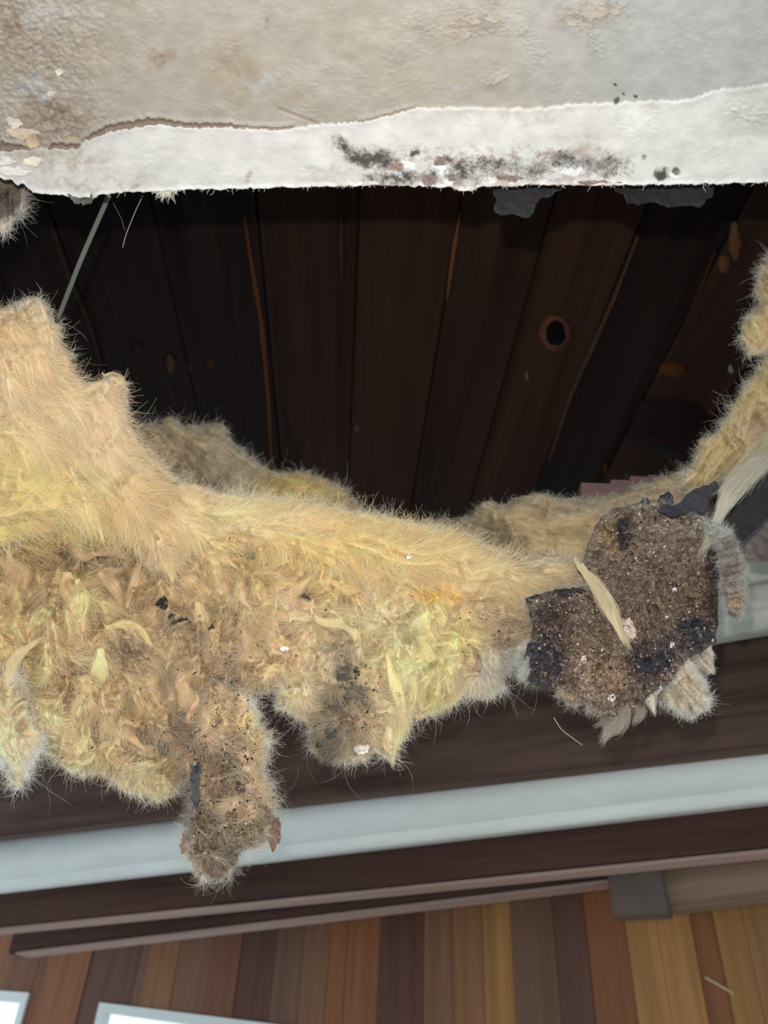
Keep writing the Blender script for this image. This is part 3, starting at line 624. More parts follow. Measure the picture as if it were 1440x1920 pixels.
for x, y, w_, h_, c in [(988, 702, 8, 14, (110, 110, 105)), (669, 802, 8, 9, (95, 90, 85)), (320, 680, 16, 30, (92, 66, 52)), (395, 680, 14, 14, (82, 52, 40)), (358, 684, 10, 14, (74, 54, 46)), (258, 655, 14, 24, (60, 44, 40)),
                        (1262, 690, 52, 26, (96, 58, 36)), (1245, 818, 90, 8, (92, 54, 34)), (1380, 452, 26, 60, (110, 76, 50)), (1356, 492, 22, 30, (104, 74, 48)), (1262, 800, 170, 120, (46, 34, 34)), (1135, 875, 8, 18, (96, 48, 30)),
                        (1370, 690, 12, 12, (150, 150, 150)), (410, 755, 12, 10, (60, 50, 46))]:
    roof_mark('wood_scar', rnd_outline(w_, h_, 9, int(x), 0.3), x, y, c)
# old rust-brown slivers of bare wood along seams
for pts, c, hw in [([(458, 400), (470, 480), (490, 600), (503, 740), (510, 870)], (110, 66, 40), 4.0), ([(862, 400), (850, 470), (838, 560)], (124, 84, 54), 3.4), ([(1196, 440), (1150, 560), (1110, 650), (1070, 740), (1030, 860)], (88, 72, 58), 3.6),
                   ([(92, 412), (130, 520), (165, 600), (190, 680)], (66, 56, 50), 3.2), ([(640, 400), (640, 520)], (84, 56, 40), 2.4), ([(1340, 470), (1300, 570), (1270, 640)], (70, 50, 40), 3)]:
    pl = densify(pts, 20, 0, 0, closed=False); pl = np.concatenate([pl, [pts[-1]]]); tt = np.linspace(0, 1, len(pl)); ww = hw * (0.4 + 0.6 * np.sin(np.pi * np.clip(tt, 0.08, 0.92))) * (1 + 0.3 * noise(tt * 9, tt, 3))
    ol = np.concatenate([pl + np.stack([ww, 0 * ww], -1), (pl - np.stack([ww, 0 * ww], -1))[::-1]])
    V = on_plane(ol[:, 0], ol[:, 1], rp, rn); n = len(pl); N2 = 2 * n
    VV = np.concatenate([V - rn * 0.0035, V + rn * 0.004])
    fs = [(k, k + 1, N2 - 2 - k, N2 - 1 - k) for k in range(n - 1)] + [(k, (k + 1) % N2, N2 + (k + 1) % N2, N2 + k) for k in range(N2)]
    mesh('splintered_edge', VV, fs, M_scar, roof, lin(c) * 0.7, smooth=False)

# ------------------------------------------------------------------ beams, trims, plank wall beyond
r1, r2 = RAY(0, 1575), RAY(1440, 1410)
nn = np.cross(r1, r2); Bd = np.cross(nn, [0, 0, 1.0]); Bd /= np.linalg.norm(Bd); Bd = Bd if Bd[0] > 0 else -Bd
Wd = np.cross([0, 0, 1.0], Bd); TH = math.atan2(Bd[1], Bd[0])
def at_w(px, py, wv):
    r = RAY(px, py); t = wv / (r @ Wd); return r * t                  # relative to the lens
def beam_box(name, wv, y_top, y_bot, thick, m, xr=(None, None), bev=0.006, parent=None, xref=720, segs=2, tilt=0.0):
    zt = at_w(xref, y_top, wv)[2]; zb = at_w(xref, y_bot, wv)[2]
    u0 = -2.2 * wv if xr[0] is None else at_w(xr[0], (y_top + y_bot) / 2, wv) @ Bd
    u1 = 2.2 * wv if xr[1] is None else at_w(xr[1], (y_top + y_bot) / 2, wv) @ Bd
    L, H = (u1 - u0), (zt - zb)
    import bmesh
    bm = bmesh.new(); bmesh.ops.create_cube(bm, size=1)
    for v in bm.verts: v.co = Vector((v.co.x * L, v.co.y * thick, v.co.z * H))
    bmesh.ops.bevel(bm, geom=[e for e in bm.edges], offset=bev, segments=segs, affect='EDGES')
    me = bpy.data.meshes.new(name); bm.to_mesh(me); bm.free(); me.materials.append(m)
    for p_ in me.polygons: p_.use_smooth = bev > 0.012
    o = bpy.data.objects.new(name, me); COL.objects.link(o)
    o.location = Vector(CAM + Bd * (u0 + u1) / 2 + Wd * (wv + thick / 2) + np.array([0, 0, (zt + zb) / 2])); o.rotation_euler = (0, tilt, TH)
    return o
M_beam = wood_mat('rough_dark_joist', (92, 72, 64), 0.5, 1.45, (1.4, 30, 30), 0.5)
M_beam2 = wood_mat('stained_rafter', (78, 54, 46), 0.55, 1.35, (1.4, 30, 30), 0.3)
M_beam3 = wood_mat('weathered_ledger', (140, 116, 96), 0.6, 1.3, (1.6, 26, 26), 0.3)
M_white = mat('white_trim_paint', lin((222, 226, 222)), 0.5, grain=((4, 14, 14), 0.9, 1.05), bump=0.15, bscale=40)
M_white2 = mat('dirty_trim_paint', lin((214, 216, 206)), 0.6, grain=((8, 30, 30), 0.8, 1.06), bump=0.5, bscale=120)
tag(beam_box('ceiling_beam', 1.62, 1200, 1484, 0.045, M_beam), 'wide rough dark brown joist running behind the torn insulation', None, kind='structure')
tag(beam_box('trim_1', 1.70, 1430, 1559, 0.09, M_white, bev=0.02, segs=5, tilt=-0.024), 'long white painted rounded trim under the wide dark joist', None, kind='structure')
tag(beam_box('ceiling_beam', 1.95, 1560, 1645, 0.055, M_beam2, tilt=-0.030), 'dark brown stained rafter below the white trim', None, kind='structure')
tag(beam_box('ceiling_beam', 2.25, 1620, 1716, 0.07, M_beam2, xr=(48, 1236), tilt=-0.054), 'thin dark batten below the stained rafter', None, kind='structure')
tag(beam_box('ceiling_beam', 2.24, 1570, 1706, 0.07, M_beam3, xr=(1236, 2100), xref=720, tilt=-0.08), 'weathered grey brown ledger butting the thin batten', None, kind='structure')
M_lip = wood_mat('lit_underside_strip', (168, 142, 132), 0.8, 1.15, (2, 30, 30), 0.2)  # window light on the beam undersides, painted as added pale strips
tag(beam_box('lit_edge_1', 1.94, 1643, 1649, 0.06, M_lip, bev=0.003, tilt=-0.030), 'thin strip coloured light as the window-lit underside of the stained rafter', None, kind='structure')
tag(beam_box('lit_edge_2', 2.24, 1715, 1720, 0.075, M_lip, xr=(48, 1150), bev=0.002, tilt=-0.054), 'thin strip coloured light as the window-lit underside of the dark batten', None, kind='structure')
tag(beam_box('ceiling_beam', 2.20, 1660, 1736, 0.08, wood_mat('grey_block', (104, 92, 84), 0.8, 1.2, (6, 6, 6), 0.3), xr=(1146, 1252), xref=720, bev=0.004), 'short grey block at the end of the weathered ledger', None, kind='structure')
tag(beam_box('trim_2', 1.40, 1180, 1278, 0.10, M_white2, bev=0.02, segs=5, xr=(1010, 2600)), 'cream painted trim behind the dirty hanging chunk', None, kind='structure')
tag(beam_box('trim_3', 1.30, 1090, 1206, 0.06, M_white2, bev=0.014, segs=4, xr=(1010, 2600)), 'upper scuffed white trim at the far edge of the opening', None, kind='structure')

WW = 2.75                                                       # the plank wall
tones = [(118, 74, 50), (142, 96, 62), (92, 56, 44), (150, 108, 66), (124, 86, 62), (158, 112, 62), (98, 66, 52), (136, 84, 50), (112, 80, 62), (176, 124, 72)]
M_pl = [wood_mat('wall_plank_%d' % i, c, 0.7, 1.22, (30, 30, 1.3), 0.2, 0.55, 0.35) for i, c in enumerate(tones)]
wall = empty('wall_back', CAM + Wd * WW, 'far wall of vertical reddish and brown cedar boards under the rafters', None, kind='structure', rz=TH)
z_top = at_w(720, 1560, WW)[2]; z_bot = -0.75
edges_px = list(range(-1520, -630, 74)) + [-620, -540, -470, -395, -320, -250, -170, -110, -40, 30, 100, 180, 270, 285, 340, 400, 455, 520, 570, 620, 712, 795, 850, 905, 960, 1040, 1100, 1176, 1236, 1300, 1345, 1400, 1480, 1560, 1640, 1710, 1800, 1880, 1960, 2040, 2120] + list(range(2195, 3000, 76))
tone_i = [0, 4, 7, 2, 1, 6, 3, 0, 8, 5, 7, 2, 4] + [0, 3, 2, 1, 4, 0, 6, 3, 7, 0, 7, 6, 8, 1, 4, 0, 2, 8, 4, 7, 2, 4, 1, 5, 8, 6, 7, 9, 9, 7, 5, 3, 1, 0, 4, 6, 3, 2, 5, 1] + [4, 7, 0, 2, 8, 1, 6, 3, 4, 0, 7, 2]
win = [(-160, 40, 1866), (196, 640, 1884)]                  # openings: x span and top at left end, in the wall
def uz(px, py): q = at_w(px, py, WW); return q @ Bd, q[2]
import bmesh
def box_local(name, u0, u1, w0, w1, z0, z1, m, parent, bev=0.002, zt=None):
    """box in the wall's own frame (u along, w away, z up, origin at the wall empty)"""
    bm = bmesh.new(); bmesh.ops.create_cube(bm, size=1)
    for v in bm.verts:
        x, y, z = v.co; zz = z0 if z < 0 else (z1 if zt is None or x < 0 else zt)
        v.co = Vector(((u0 if x < 0 else u1) - (u0 + u1) / 2, (w0 if y < 0 else w1) - (w0 + w1) / 2, zz - (z0 + z1) / 2))
    if bev: bmesh.ops.bevel(bm, geom=list(bm.edges), offset=bev, segments=1, affect='EDGES')
    me = bpy.data.meshes.new(name); bm.to_mesh(me); bm.free(); me.materials.append(m)
    o = bpy.data.objects.new(name, me); COL.objects.link(o); o.parent = parent
    o.location = ((u0 + u1) / 2, (w0 + w1) / 2, (z0 + z1) / 2); return o
# window rectangles in wall coordinates
def wrect(x0, y0, x1, y1):
    a = uz(x0, y0); b = uz(x1, y1); return a[0], b[0], a[1], b[1]
W1 = wrect(-260, 1838, 58, 1862)      # u0,u1,z at left, z at right
W2 = wrect(190, 1880, 640, 1936)
def cut_top(u):
    for (a, b, za, zb) in (W1, W2):
        if a - 0.001 <= u <= b + 0.001: return za + (zb - za) * (u - a) / (b - a)
    return None
us = sorted(set([round(uz(e, 1760)[0], 4) for e in edges_px] + [round(v, 4) for v in (W1[0], W1[1], W2[0], W2[1])]))
us = [u for k, u in enumerate(us) if k == 0 or u - us[k - 1] > 0.012]
eu = [uz(e, 1760)[0] for e in edges_px]
for k in range(len(us) - 1):
    a, b = us[k] + 0.0002, us[k + 1] - 0.0002; mid = (a + b) / 2
    ti = tone_i[min(len(tone_i) - 1, max(0, int(np.searchsorted(eu, mid)) - 1))]
    ct = cut_top(mid); dw = rng.uniform(-0.003, 0.003)
    if ct is None: box_local('plank', a, b, dw, 0.02, z_bot, z_top, M_pl[ti], wall)
    else:
        # board above the window, cut to the frame
        u_a, u_b = cut_top(a), cut_top(b); u_a = u_a if u_a is not None else ct; u_b = u_b if u_b is not None else ct
        zl = min(u_a, u_b)
        box_local('plank', a, b, dw, 0.02, zl, z_top, M_pl[ti], wall)
        box_local('plank', a, b, dw, 0.02, z_bot, z_bot + 0.25, M_pl[ti], wall)
M_frame = mat('window_frame_paint', lin((226, 232, 230)), 0.4)
gm = bpy.data.materials.new('window_glass'); gm.use_nodes = True; gb = gm.node_tree.nodes['Principled BSDF']
gb.inputs['Transmission Weight'].default_value = 1; gb.inputs['Roughness'].default_value = 0.0; gb.inputs['IOR'].default_value = 1.02; gb.inputs['Base Color'].default_value = (0.93, 0.98, 1, 1)
for n, (a, b, za, zb) in enumerate((W1, W2)):
    wn = empty('window_%d' % (n + 1), CAM + Wd * WW, ['white framed window at the bottom left corner of the plank wall', 'wider white framed window with a sloping head, top just in view'][n], None, kind='structure', rz=TH)
    fw = 0.035; z0 = z_bot + 0.25
    bm = bmesh.new()
    vs = []
    for wv in (-0.012, 0.03):
        vs += [(a, wv, z0), (b, wv, z0), (b, wv, zb), (a, wv, za), (a + fw, wv, z0 + fw), (b - fw, wv, z0 + fw), (b - fw, wv, zb - fw), (a + fw, wv, za - fw)]
    fs = []
    for k in range(4):
        k2 = (k + 1) % 4
        fs += [(k, k2, 4 + k2, 4 + k), (8 + k2, 8 + k, 12 + k, 12 + k2), (k2, k, 8 + k, 8 + k2), (4 + k, 4 + k2, 12 + k2, 12 + k)]
    me = bpy.data.meshes.new('window_frame'); me.from_pydata(vs, [], fs); me.update(); me.materials.append(M_frame)
    o = bpy.data.objects.new('window_frame', me); COL.objects.link(o); o.parent = wn
    me = bpy.data.meshes.new('pane'); t = 0.004
    vs = [(x, wv, z) for wv in (0.008, 0.008 + t) for x, z in ((a + fw * .9, z0 + fw * .9), (b - fw * .9, z0 + fw * .9), (b - fw * .9, zb - fw * .9), (a + fw * .9, za - fw * .9))]
    me.from_pydata(vs, [], [(0, 1, 2, 3), (7, 6, 5, 4), (1, 0, 4, 5), (2, 1, 5, 6), (3, 2, 6, 7), (0, 3, 7, 4)]); me.update(); me.materials.append(gm)
    o = bpy.data.objects.new('pane', me); COL.objects.link(o); o.parent = wn
# floor far below
fm = mat('worn_floor', lin((150, 140, 128)), 0.7, grain=((3, 3, 3), 0.8, 1.15))
me = bpy.data.meshes.new('floor'); me.from_pydata([(-3, -2.5, -.05), (3, -2.5, -.05), (3, 4.4, -.05), (-3, 4.4, -.05), (-3, -2.5, 0), (3, -2.5, 0), (3, 4.4, 0), (-3, 4.4, 0)], [], [(3, 2, 1, 0), (4, 5, 6, 7), (0, 1, 5, 4), (1, 2, 6, 5), (2, 3, 7, 6), (3, 0, 4, 7)]); me.materials.append(fm)
o = bpy.data.objects.new('floor', me); COL.objects.link(o); o['kind'] = 'structure'

# ================================================================== INSULATION
def lerp(a, b, t): return a + (b - a) * t
# --- far batts lying in the cavity
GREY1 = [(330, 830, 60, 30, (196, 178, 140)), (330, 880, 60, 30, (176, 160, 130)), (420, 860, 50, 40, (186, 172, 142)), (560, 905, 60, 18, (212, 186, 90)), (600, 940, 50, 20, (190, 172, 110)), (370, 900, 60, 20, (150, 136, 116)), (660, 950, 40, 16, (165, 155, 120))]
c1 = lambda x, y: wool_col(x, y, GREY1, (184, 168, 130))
e1 = empty('insulation_batt', P(480, 920, 1.02), 'dull tan far insulation batt lying behind the yellow fold', 'insulation')
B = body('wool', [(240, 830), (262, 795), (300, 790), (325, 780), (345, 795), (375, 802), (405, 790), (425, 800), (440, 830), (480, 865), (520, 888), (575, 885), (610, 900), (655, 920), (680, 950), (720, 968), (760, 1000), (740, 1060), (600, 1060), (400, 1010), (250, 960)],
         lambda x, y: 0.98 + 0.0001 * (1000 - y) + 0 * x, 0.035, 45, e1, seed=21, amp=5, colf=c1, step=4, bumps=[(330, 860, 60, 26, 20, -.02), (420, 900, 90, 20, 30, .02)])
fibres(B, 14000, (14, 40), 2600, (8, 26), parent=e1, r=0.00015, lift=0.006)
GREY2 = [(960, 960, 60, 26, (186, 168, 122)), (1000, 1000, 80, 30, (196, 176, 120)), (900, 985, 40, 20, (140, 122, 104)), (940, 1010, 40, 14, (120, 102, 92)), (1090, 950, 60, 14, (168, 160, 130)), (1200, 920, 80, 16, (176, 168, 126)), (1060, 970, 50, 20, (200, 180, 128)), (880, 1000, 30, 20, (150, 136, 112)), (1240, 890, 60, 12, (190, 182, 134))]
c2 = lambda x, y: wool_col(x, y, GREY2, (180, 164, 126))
e2 = empty('insulation_batt', P(1050, 980, 1.0), 'grey tan insulation batt behind the dirty chunk, below the dark boards', 'insulation')
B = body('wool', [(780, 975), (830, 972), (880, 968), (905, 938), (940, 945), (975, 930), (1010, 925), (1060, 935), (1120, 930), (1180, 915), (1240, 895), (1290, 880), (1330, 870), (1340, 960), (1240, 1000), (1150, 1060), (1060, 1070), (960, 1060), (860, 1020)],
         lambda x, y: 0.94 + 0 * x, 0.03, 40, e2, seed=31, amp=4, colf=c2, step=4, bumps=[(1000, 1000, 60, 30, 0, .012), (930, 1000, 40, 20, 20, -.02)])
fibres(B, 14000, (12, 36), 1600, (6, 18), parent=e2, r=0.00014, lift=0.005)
# kraft facing peeping over the far batt
for k, (x0, x1, y) in enumerate([(1090, 1148, 904), (1149, 1184, 898), (1185, 1218, 892), (1219, 1262, 889)]):
    pass
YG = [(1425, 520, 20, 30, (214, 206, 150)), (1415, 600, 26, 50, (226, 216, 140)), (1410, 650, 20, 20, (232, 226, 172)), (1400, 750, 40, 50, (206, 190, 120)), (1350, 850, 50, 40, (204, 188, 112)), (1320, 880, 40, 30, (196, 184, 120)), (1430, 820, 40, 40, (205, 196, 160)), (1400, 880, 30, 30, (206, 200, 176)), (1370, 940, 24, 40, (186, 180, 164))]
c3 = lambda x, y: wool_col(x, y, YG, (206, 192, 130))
e3 = empty('insulation_batt', P(1400, 800, 0.9), 'pale yellow insulation batt climbing the right edge beside the dark boards', 'insulation')
B3 = body('wool', [(1475, 640), (1440, 650), (1428, 690), (1395, 720), (1370, 770), (1345, 815), (1312, 825), (1300, 870), (1270, 900), (1290, 925), (1330, 925), (1345, 905), (1380, 890), (1420, 860), (1475, 840), (1620, 760), (1820, 700), (1860, 560), (1700, 540), (1560, 600)],
          lambda x, y: 0.86 + 0 * x, 0.03, 40, e3, seed=41, amp=4, colf=c3, step=3.5)
fibres(B3, 10000, (14, 40), 1500, (10, 30), parent=e3, r=0.00014, lift=0.006)
B4 = body('torn_clump', [(1480, 470), (1440, 480), (1425, 515), (1412, 545), (1425, 570), (1395, 600), (1390, 635), (1400, 665), (1425, 668), (1450, 650), (1560, 640), (1700, 560), (1680, 460)], lambda x, y: 0.84 + 0 * x, 0.025, 30, e3, seed=43, amp=4, colf=c3, step=3.5)
fibres(B4, 4000, (14, 36), 1400, (8, 24), parent=B4.o, r=0.00014, lift=0.006)
# pale strand sliding down to the dirty chunk
lock_mesh([([(1470, 830), (1430, 865), (1390, 900), (1365, 930), (1345, 975)], 11, [0.80, 0.76, 0.74, 0.72, 0.71], lin((200, 192, 172))), ([(1450, 800), (1420, 850), (1370, 900)], 8, [0.82, 0.78, 0.75], lin((206, 198, 160)))],
          'torn_strand', e3, fib=900)

# --- the big torn batt in front
main = empty('insulation_batt', P(450, 1050, 0.74), 'large torn yellow and tan insulation batt sagging across the opening, dirt caught in its underside', 'insulation')
basis = lambda off: (lambda x, y: np.interp(y, [560, 800, 950, 1100, 1300, 1500, 1650], [0.70, 0.73, 0.755, 0.74, 0.72, 0.70, 0.69]) + off + 0.00003 * (x - 500))
L0 = body('torn_underside', [(-140, 960), (60, 900), (300, 960), (520, 985), (700, 1000), (900, 1040), (990, 1100), (1000, 1150), (980, 1200), (930, 1240), (860, 1250), (700, 1270), (580, 1260), (520, 1285), (500, 1298), (470, 1300), (455, 1340), (440, 1400), (400, 1470),
                             (350, 1468), (335, 1470), (320, 1492), (290, 1500), (262, 1492), (228, 1480), (205, 1455), (165, 1450), (120, 1440), (88, 1412), (70, 1390), (20, 1395), (-140, 1400)],
          (lambda x, y: basis(0.018)(x, y) + 0.030 * sstep(430, 280, x) * sstep(1250, 1120, y)), 0.034, 60, main, seed=3, amp=7, strand=1.7, rough=1.5, step=2.8,
          bumps=[(330, 1240, 24, 50, 20, -.016), (150, 1240, 16, 50, 30, -.016), (260, 1330, 50, 14, -20, -.014), (100, 1320, 40, 14, 30, -.012), (430, 1180, 14, 50, 10, -.012), (190, 1055, 90, 26, 0, -.045), (60, 1050, 70, 20, -10, -.03), (390, 1130, 30, 40, 10, -.02), (420, 1195, 40, 26, 0, -.022), (230, 1215, 34, 24, 0, -.02), (120, 1150, 45, 70, 10, .022), (300, 1160, 30, 50, 20, .012), (500, 1120, 60, 40, 0, .01), (620, 1190, 50, 16, 5, -.04), (200, 1330, 80, 50, 0, .016), (330, 1400, 50, 20, 0, -.014), (60, 1290, 26, 60, 10, -.02), (480, 1240, 30, 30, 0, .012), (270, 1110, 20, 40, 20, -.02), (560, 1150, 50, 20, 0, .014)])
L1 = body('folded_upper_layer', [(-140, 600), (-20, 580), (20, 572), (40, 560), (66, 554), (86, 566), (94, 592), (108, 604), (114, 636), (132, 662), (136, 694), (162, 716), (190, 712), (203, 700), (222, 706), (236, 722), (228, 742), (236, 768), (244, 792), (262, 828), (292, 862), (332, 896), (400, 920), (480, 930),
                                 (560, 940), (650, 955), (720, 966), (800, 984), (870, 998), (930, 1030), (985, 1050), (1050, 1040), (1098, 1062), (1114, 1086), (1080, 1100), (1030, 1106), (984, 1124), (930, 1130), (860, 1140), (790, 1120), (700, 1100), (600, 1062), (530, 1040), (480, 1034), (440, 1018), (400, 1032), (340, 1030), (328, 1070), (316, 1086),
                                 (296, 1066), (262, 1030), (232, 1004), (190, 984), (150, 984), (90, 1000), (30, 1016), (-140, 1040)],
          basis(0.0), 0.030, 50, main, seed=9, amp=4, rough=0.75, step=2.8,
          bumps=[(70, 950, 110, 34, -8, .028), (120, 850, 60, 30, 40, -.012), (230, 930, 50, 26, 50, .018), (215, 745, 14, 20, 0, -.012), (40, 700, 60, 60, 0, .014), (160, 780, 40, 60, 0, -.008), (620, 1020, 160, 22, 8, .012), (450, 960, 90, 20, 8, .008), (900, 1060, 70, 30, 5, .006), (760, 1090, 60, 20, 10, -.006), (560, 1060, 60, 12, 5, .012), (350, 950, 50, 30, 40, -.008)])
L2 = body('hanging_lobe', [(540, 1190), (575, 1150), (640, 1172), (690, 1120), (780, 1095), (900, 1105), (985, 1122), (1002, 1160), (996, 1198), (962, 1232), (955, 1262), (938, 1296), (900, 1312), (872, 1294), (846, 1318), (806, 1342), (776, 1342), (758, 1372), (746, 1402), (732, 1420), (706, 1408), (680, 1424), (652, 1432), (615, 1424), (586, 1410), (578, 1384), (584, 1344), (548, 1338), (520, 1322), (514, 1304), (530, 1270), (510, 1236)],
          basis(0.008), 0.034, 45, main, seed=15, amp=6, strand=1.6, rough=1.4, step=2.6,
          bumps=[(632, 1192, 34, 16, 10, -.045), (640, 1240, 36, 30, 0, -.02), (560, 1250, 30, 30, 0, .01), (780, 1220, 60, 50, 0, .018), (745, 1300, 12, 50, 0, .014), (680, 1300, 16, 40, 10, -.016), (650, 1380, 40, 26, 0, .01), (850, 1250, 30, 40, 10, .014), (915, 1255, 34, 34, 0, .008), (880, 1190, 20, 30, 0, -.012), (560, 1180, 30, 14, 0, .012)])
L3 = body('hanging_tail', [(330, 1350), (370, 1310), (430, 1290), (468, 1298), (484, 1330), (490, 1356), (506, 1372), (496, 1400), (496, 1440), (500, 1472), (514, 1510), (520, 1548), (506, 1574), (478, 1590), (456, 1594), (440, 1622), (428, 1642), (396, 1650), (366, 1640), (356, 1612), (352, 1576), (346, 1548), (356, 1500), (358, 1470), (350, 1430), (326, 1400)],
          basis(-0.004), 0.028, 40, main, seed=18, amp=6, strand=1.5, rough=1.2, step=2.4, bumps=[(460, 1370, 26, 40, 0, .014), (400, 1450, 16, 40, 0, -.01), (440, 1480, 30, 30, 0, .008), (440, 1560, 50, 20, 0, .01), (425, 1600, 20, 16, 0, -.012)])
L4 = body('pale_corner_clump', [(-140, 1230), (-10, 1250), (30, 1276), (54, 1316), (66, 1360), (78, 1392), (62, 1420), (46, 1446), (34, 1480), (16, 1450), (0, 1420), (-40, 1400), (-140, 1400)], basis(-0.014), 0.026, 34, main, seed=19, amp=5, rough=0.8, step=2.6)
fibres(L0, 64000, (16, 62), 5200, (10, 34), parent=L0.o, lift=0.0017, spread=0.38)
fibres(L1, 70000, (24, 90), 3400, (8, 30), parent=L1.o, lift=0.0015, spread=0.3)
fibres(L2, 42000, (14, 56), 5200, (10, 36), parent=L2.o, lift=0.0017, spread=0.38)
fibres(L3, 22000, (12, 44), 4200, (8, 34), parent=L3.o, lift=0.0019, spread=0.45)
fibres(L4, 8000, (12, 34), 3000, (10, 40), parent=L4.o, lift=0.003)

# --- locks of wool, scattered along the flow and a few placed ones
def depth_at(x, y):
    best = 9.0
    for b in (L0, L1, L2, L3, L4):
        x_, y_ = np.array([float(x)]), np.array([float(y)])
        if b.x0 < x < b.x0 + b.step * (b.shape[1] - 1) and b.y0 < y < b.y0 + b.step * (b.shape[0] - 1):
            if bsamp(b, b.D, x_, y_)[0] > 1: best = min(best, float(bsamp(b, b.front, x_, y_)[0]))
    return best
def body_at(x, y):
    best, bb = 9.0, None
    for b in (L0, L1, L2, L3, L4):
        x_, y_ = np.array([float(x)]), np.array([float(y)])
        if b.x0 < x < b.x0 + b.step * (b.shape[1] - 1) and b.y0 < y < b.y0 + b.step * (b.shape[0] - 1) and bsamp(b, b.D, x_, y_)[0] > 1:
            v = float(bsamp(b, b.front, x_, y_)[0])
            if v < best: best, bb = v, b
    return bb
specs = []
g = np.random.default_rng(5); tries = 0
while len(specs) < 110 and tries < 5000:
    tries += 1
    x, y = g.uniform(-20, 980), g.uniform(1010, 1620)
    low = depth_at(x, y)
    if low > 5: continue
    if y < 1090 + 0.1 * (x - 300) and x > 330 and g.random() < 0.85: continue
    ln = g.uniform(40, 110); hw = g.uniform(5, 13) * (0.6 + ln / 120)
    pts = [(x, y)]; a0 = g.normal(0, 0.5); ok = True
    for k in range(5):
        a = math.atan2(samp(FY, np.array([pts[-1][0]]), np.array([pts[-1][1]]))[0], samp(FX, np.array([pts[-1][0]]), np.array([pts[-1][1]]))[0]) + a0 + g.normal(0, 0.1) + k * a0 * 0.3
        pts.append((pts[-1][0] + math.cos(a) * ln / 5, pts[-1][1] + math.sin(a) * ln / 5))
        if depth_at(*pts[-1]) > 5: ok = False; break
    if not ok: continue
    dep = [depth_at(*p) for p in pts]; dep = [min(d, min(dep) + 0.02) for d in dep]
    lf = hw / F * 0.72 * g.uniform(-0.35, 0.15); dep = [d - lf * math.sin(math.pi * k / 5) + 0.001 for k, d in enumerate(dep)]
    mx, my = np.array([pts[2][0]]), np.array([pts[2][1]])
    specs.append((pts, hw, dep, np.clip(wool_col(mx, my)[0] * g.uniform(0.85, 1.16), 0, 0.85)))
lock_mesh(specs, 'wool_locks', main, fib=170)
hand = [([(120, 830), (160, 880), (215, 925), (250, 950), (278, 968)], 15, (232, 222, 176)), ([(138, 892), (160, 925), (178, 960), (188, 994)], 6, (236, 224, 186)), ([(200, 1178), (230, 1168), (262, 1180), (284, 1212)], 9, (226, 206, 140)),
        ([(728, 1236), (738, 1275), (750, 1310), (756, 1350)], 10, (242, 234, 178)), ([(745, 1232), (772, 1265), (778, 1300), (766, 1340)], 7, (238, 226, 160)), ([(715, 1140), (735, 1165), (760, 1185)], 14, (234, 216, 176)), ([(700, 1180), (680, 1160), (650, 1150), (610, 1145)], 13, (226, 206, 160)),
        ([(15, 1030), (22, 1060), (20, 1100), (14, 1130)], 8, (226, 200, 150)), ([(400, 1020), (420, 1045), (438, 1060)], 10, (226, 208, 160)), ([(300, 1020), (318, 1050), (322, 1080)], 18, (228, 212, 160)),
        ([(20, 1310), (15, 1260), (30, 1230), (60, 1210)], 10, (240, 226, 176)), ([(205, 1125), (225, 1150), (240, 1155)], 12, (210, 172, 128)), ([(240, 1130), (250, 1100), (262, 1060)], 8, (204, 178, 140)), ([(180, 1040), (210, 1030), (235, 1045)], 11, (210, 180, 130)), ([(140, 1030), (160, 1045), (178, 1040)], 11, (205, 172, 124)),
        ([(190, 1080), (215, 1100), (225, 1130)], 12, (212, 176, 130)), ([(730, 1350), (728, 1390), (735, 1425)], 7, (232, 214, 160)), ([(760, 1330), (750, 1370), (742, 1405)], 6, (232, 216, 160)), ([(585, 1150), (600, 1170), (640, 1165), (665, 1180), (672, 1215)], 9, (228, 208, 160)), ([(240, 1390), (262, 1408), (290, 1400)], 9, (226, 200, 160)),
        ([(1085, 1062), (1115, 1092), (1135, 1125), (1152, 1158), (1166, 1186)], 13, (186, 178, 142)), ([(1098, 1070), (1128, 1110), (1145, 1150), (1158, 1180)], 9, (206, 198, 164)), ([(195, 705), (212, 702), (228, 716), (234, 726)], 8, (214, 200, 150)), ([(160, 735), (190, 722), (214, 722)], 8, (214, 198, 150)), ([(225, 725), (232, 755), (230, 790)], 7, (206, 190, 130)), ([(620, 1090), (660, 1110), (700, 1140)], 12, (226, 200, 140)), ([(500, 1130), (540, 1120), (575, 1090)], 12, (228, 204, 150))]
hs = []
for pts, hw, c in hand:
    dep = [min(depth_at(*p), 0.75) for p in pts]
    if pts[0][0] > 1000: dep = list(np.linspace(0.70, 0.655, len(pts)))
    m_ = min(dep); dep = [min(d, m_ + 0.012) - hw / F * 0.72 * 0.12 for d in dep]; lc = wool_col(np.array([float(pts[1][0])]), np.array([float(pts[1][1])]))[0]; hs.append((pts, hw * 0.7, dep, 0.5 * lin(c) + 0.5 * lc))
lock_mesh(hs, 'pulled_locks', main, fib=520)

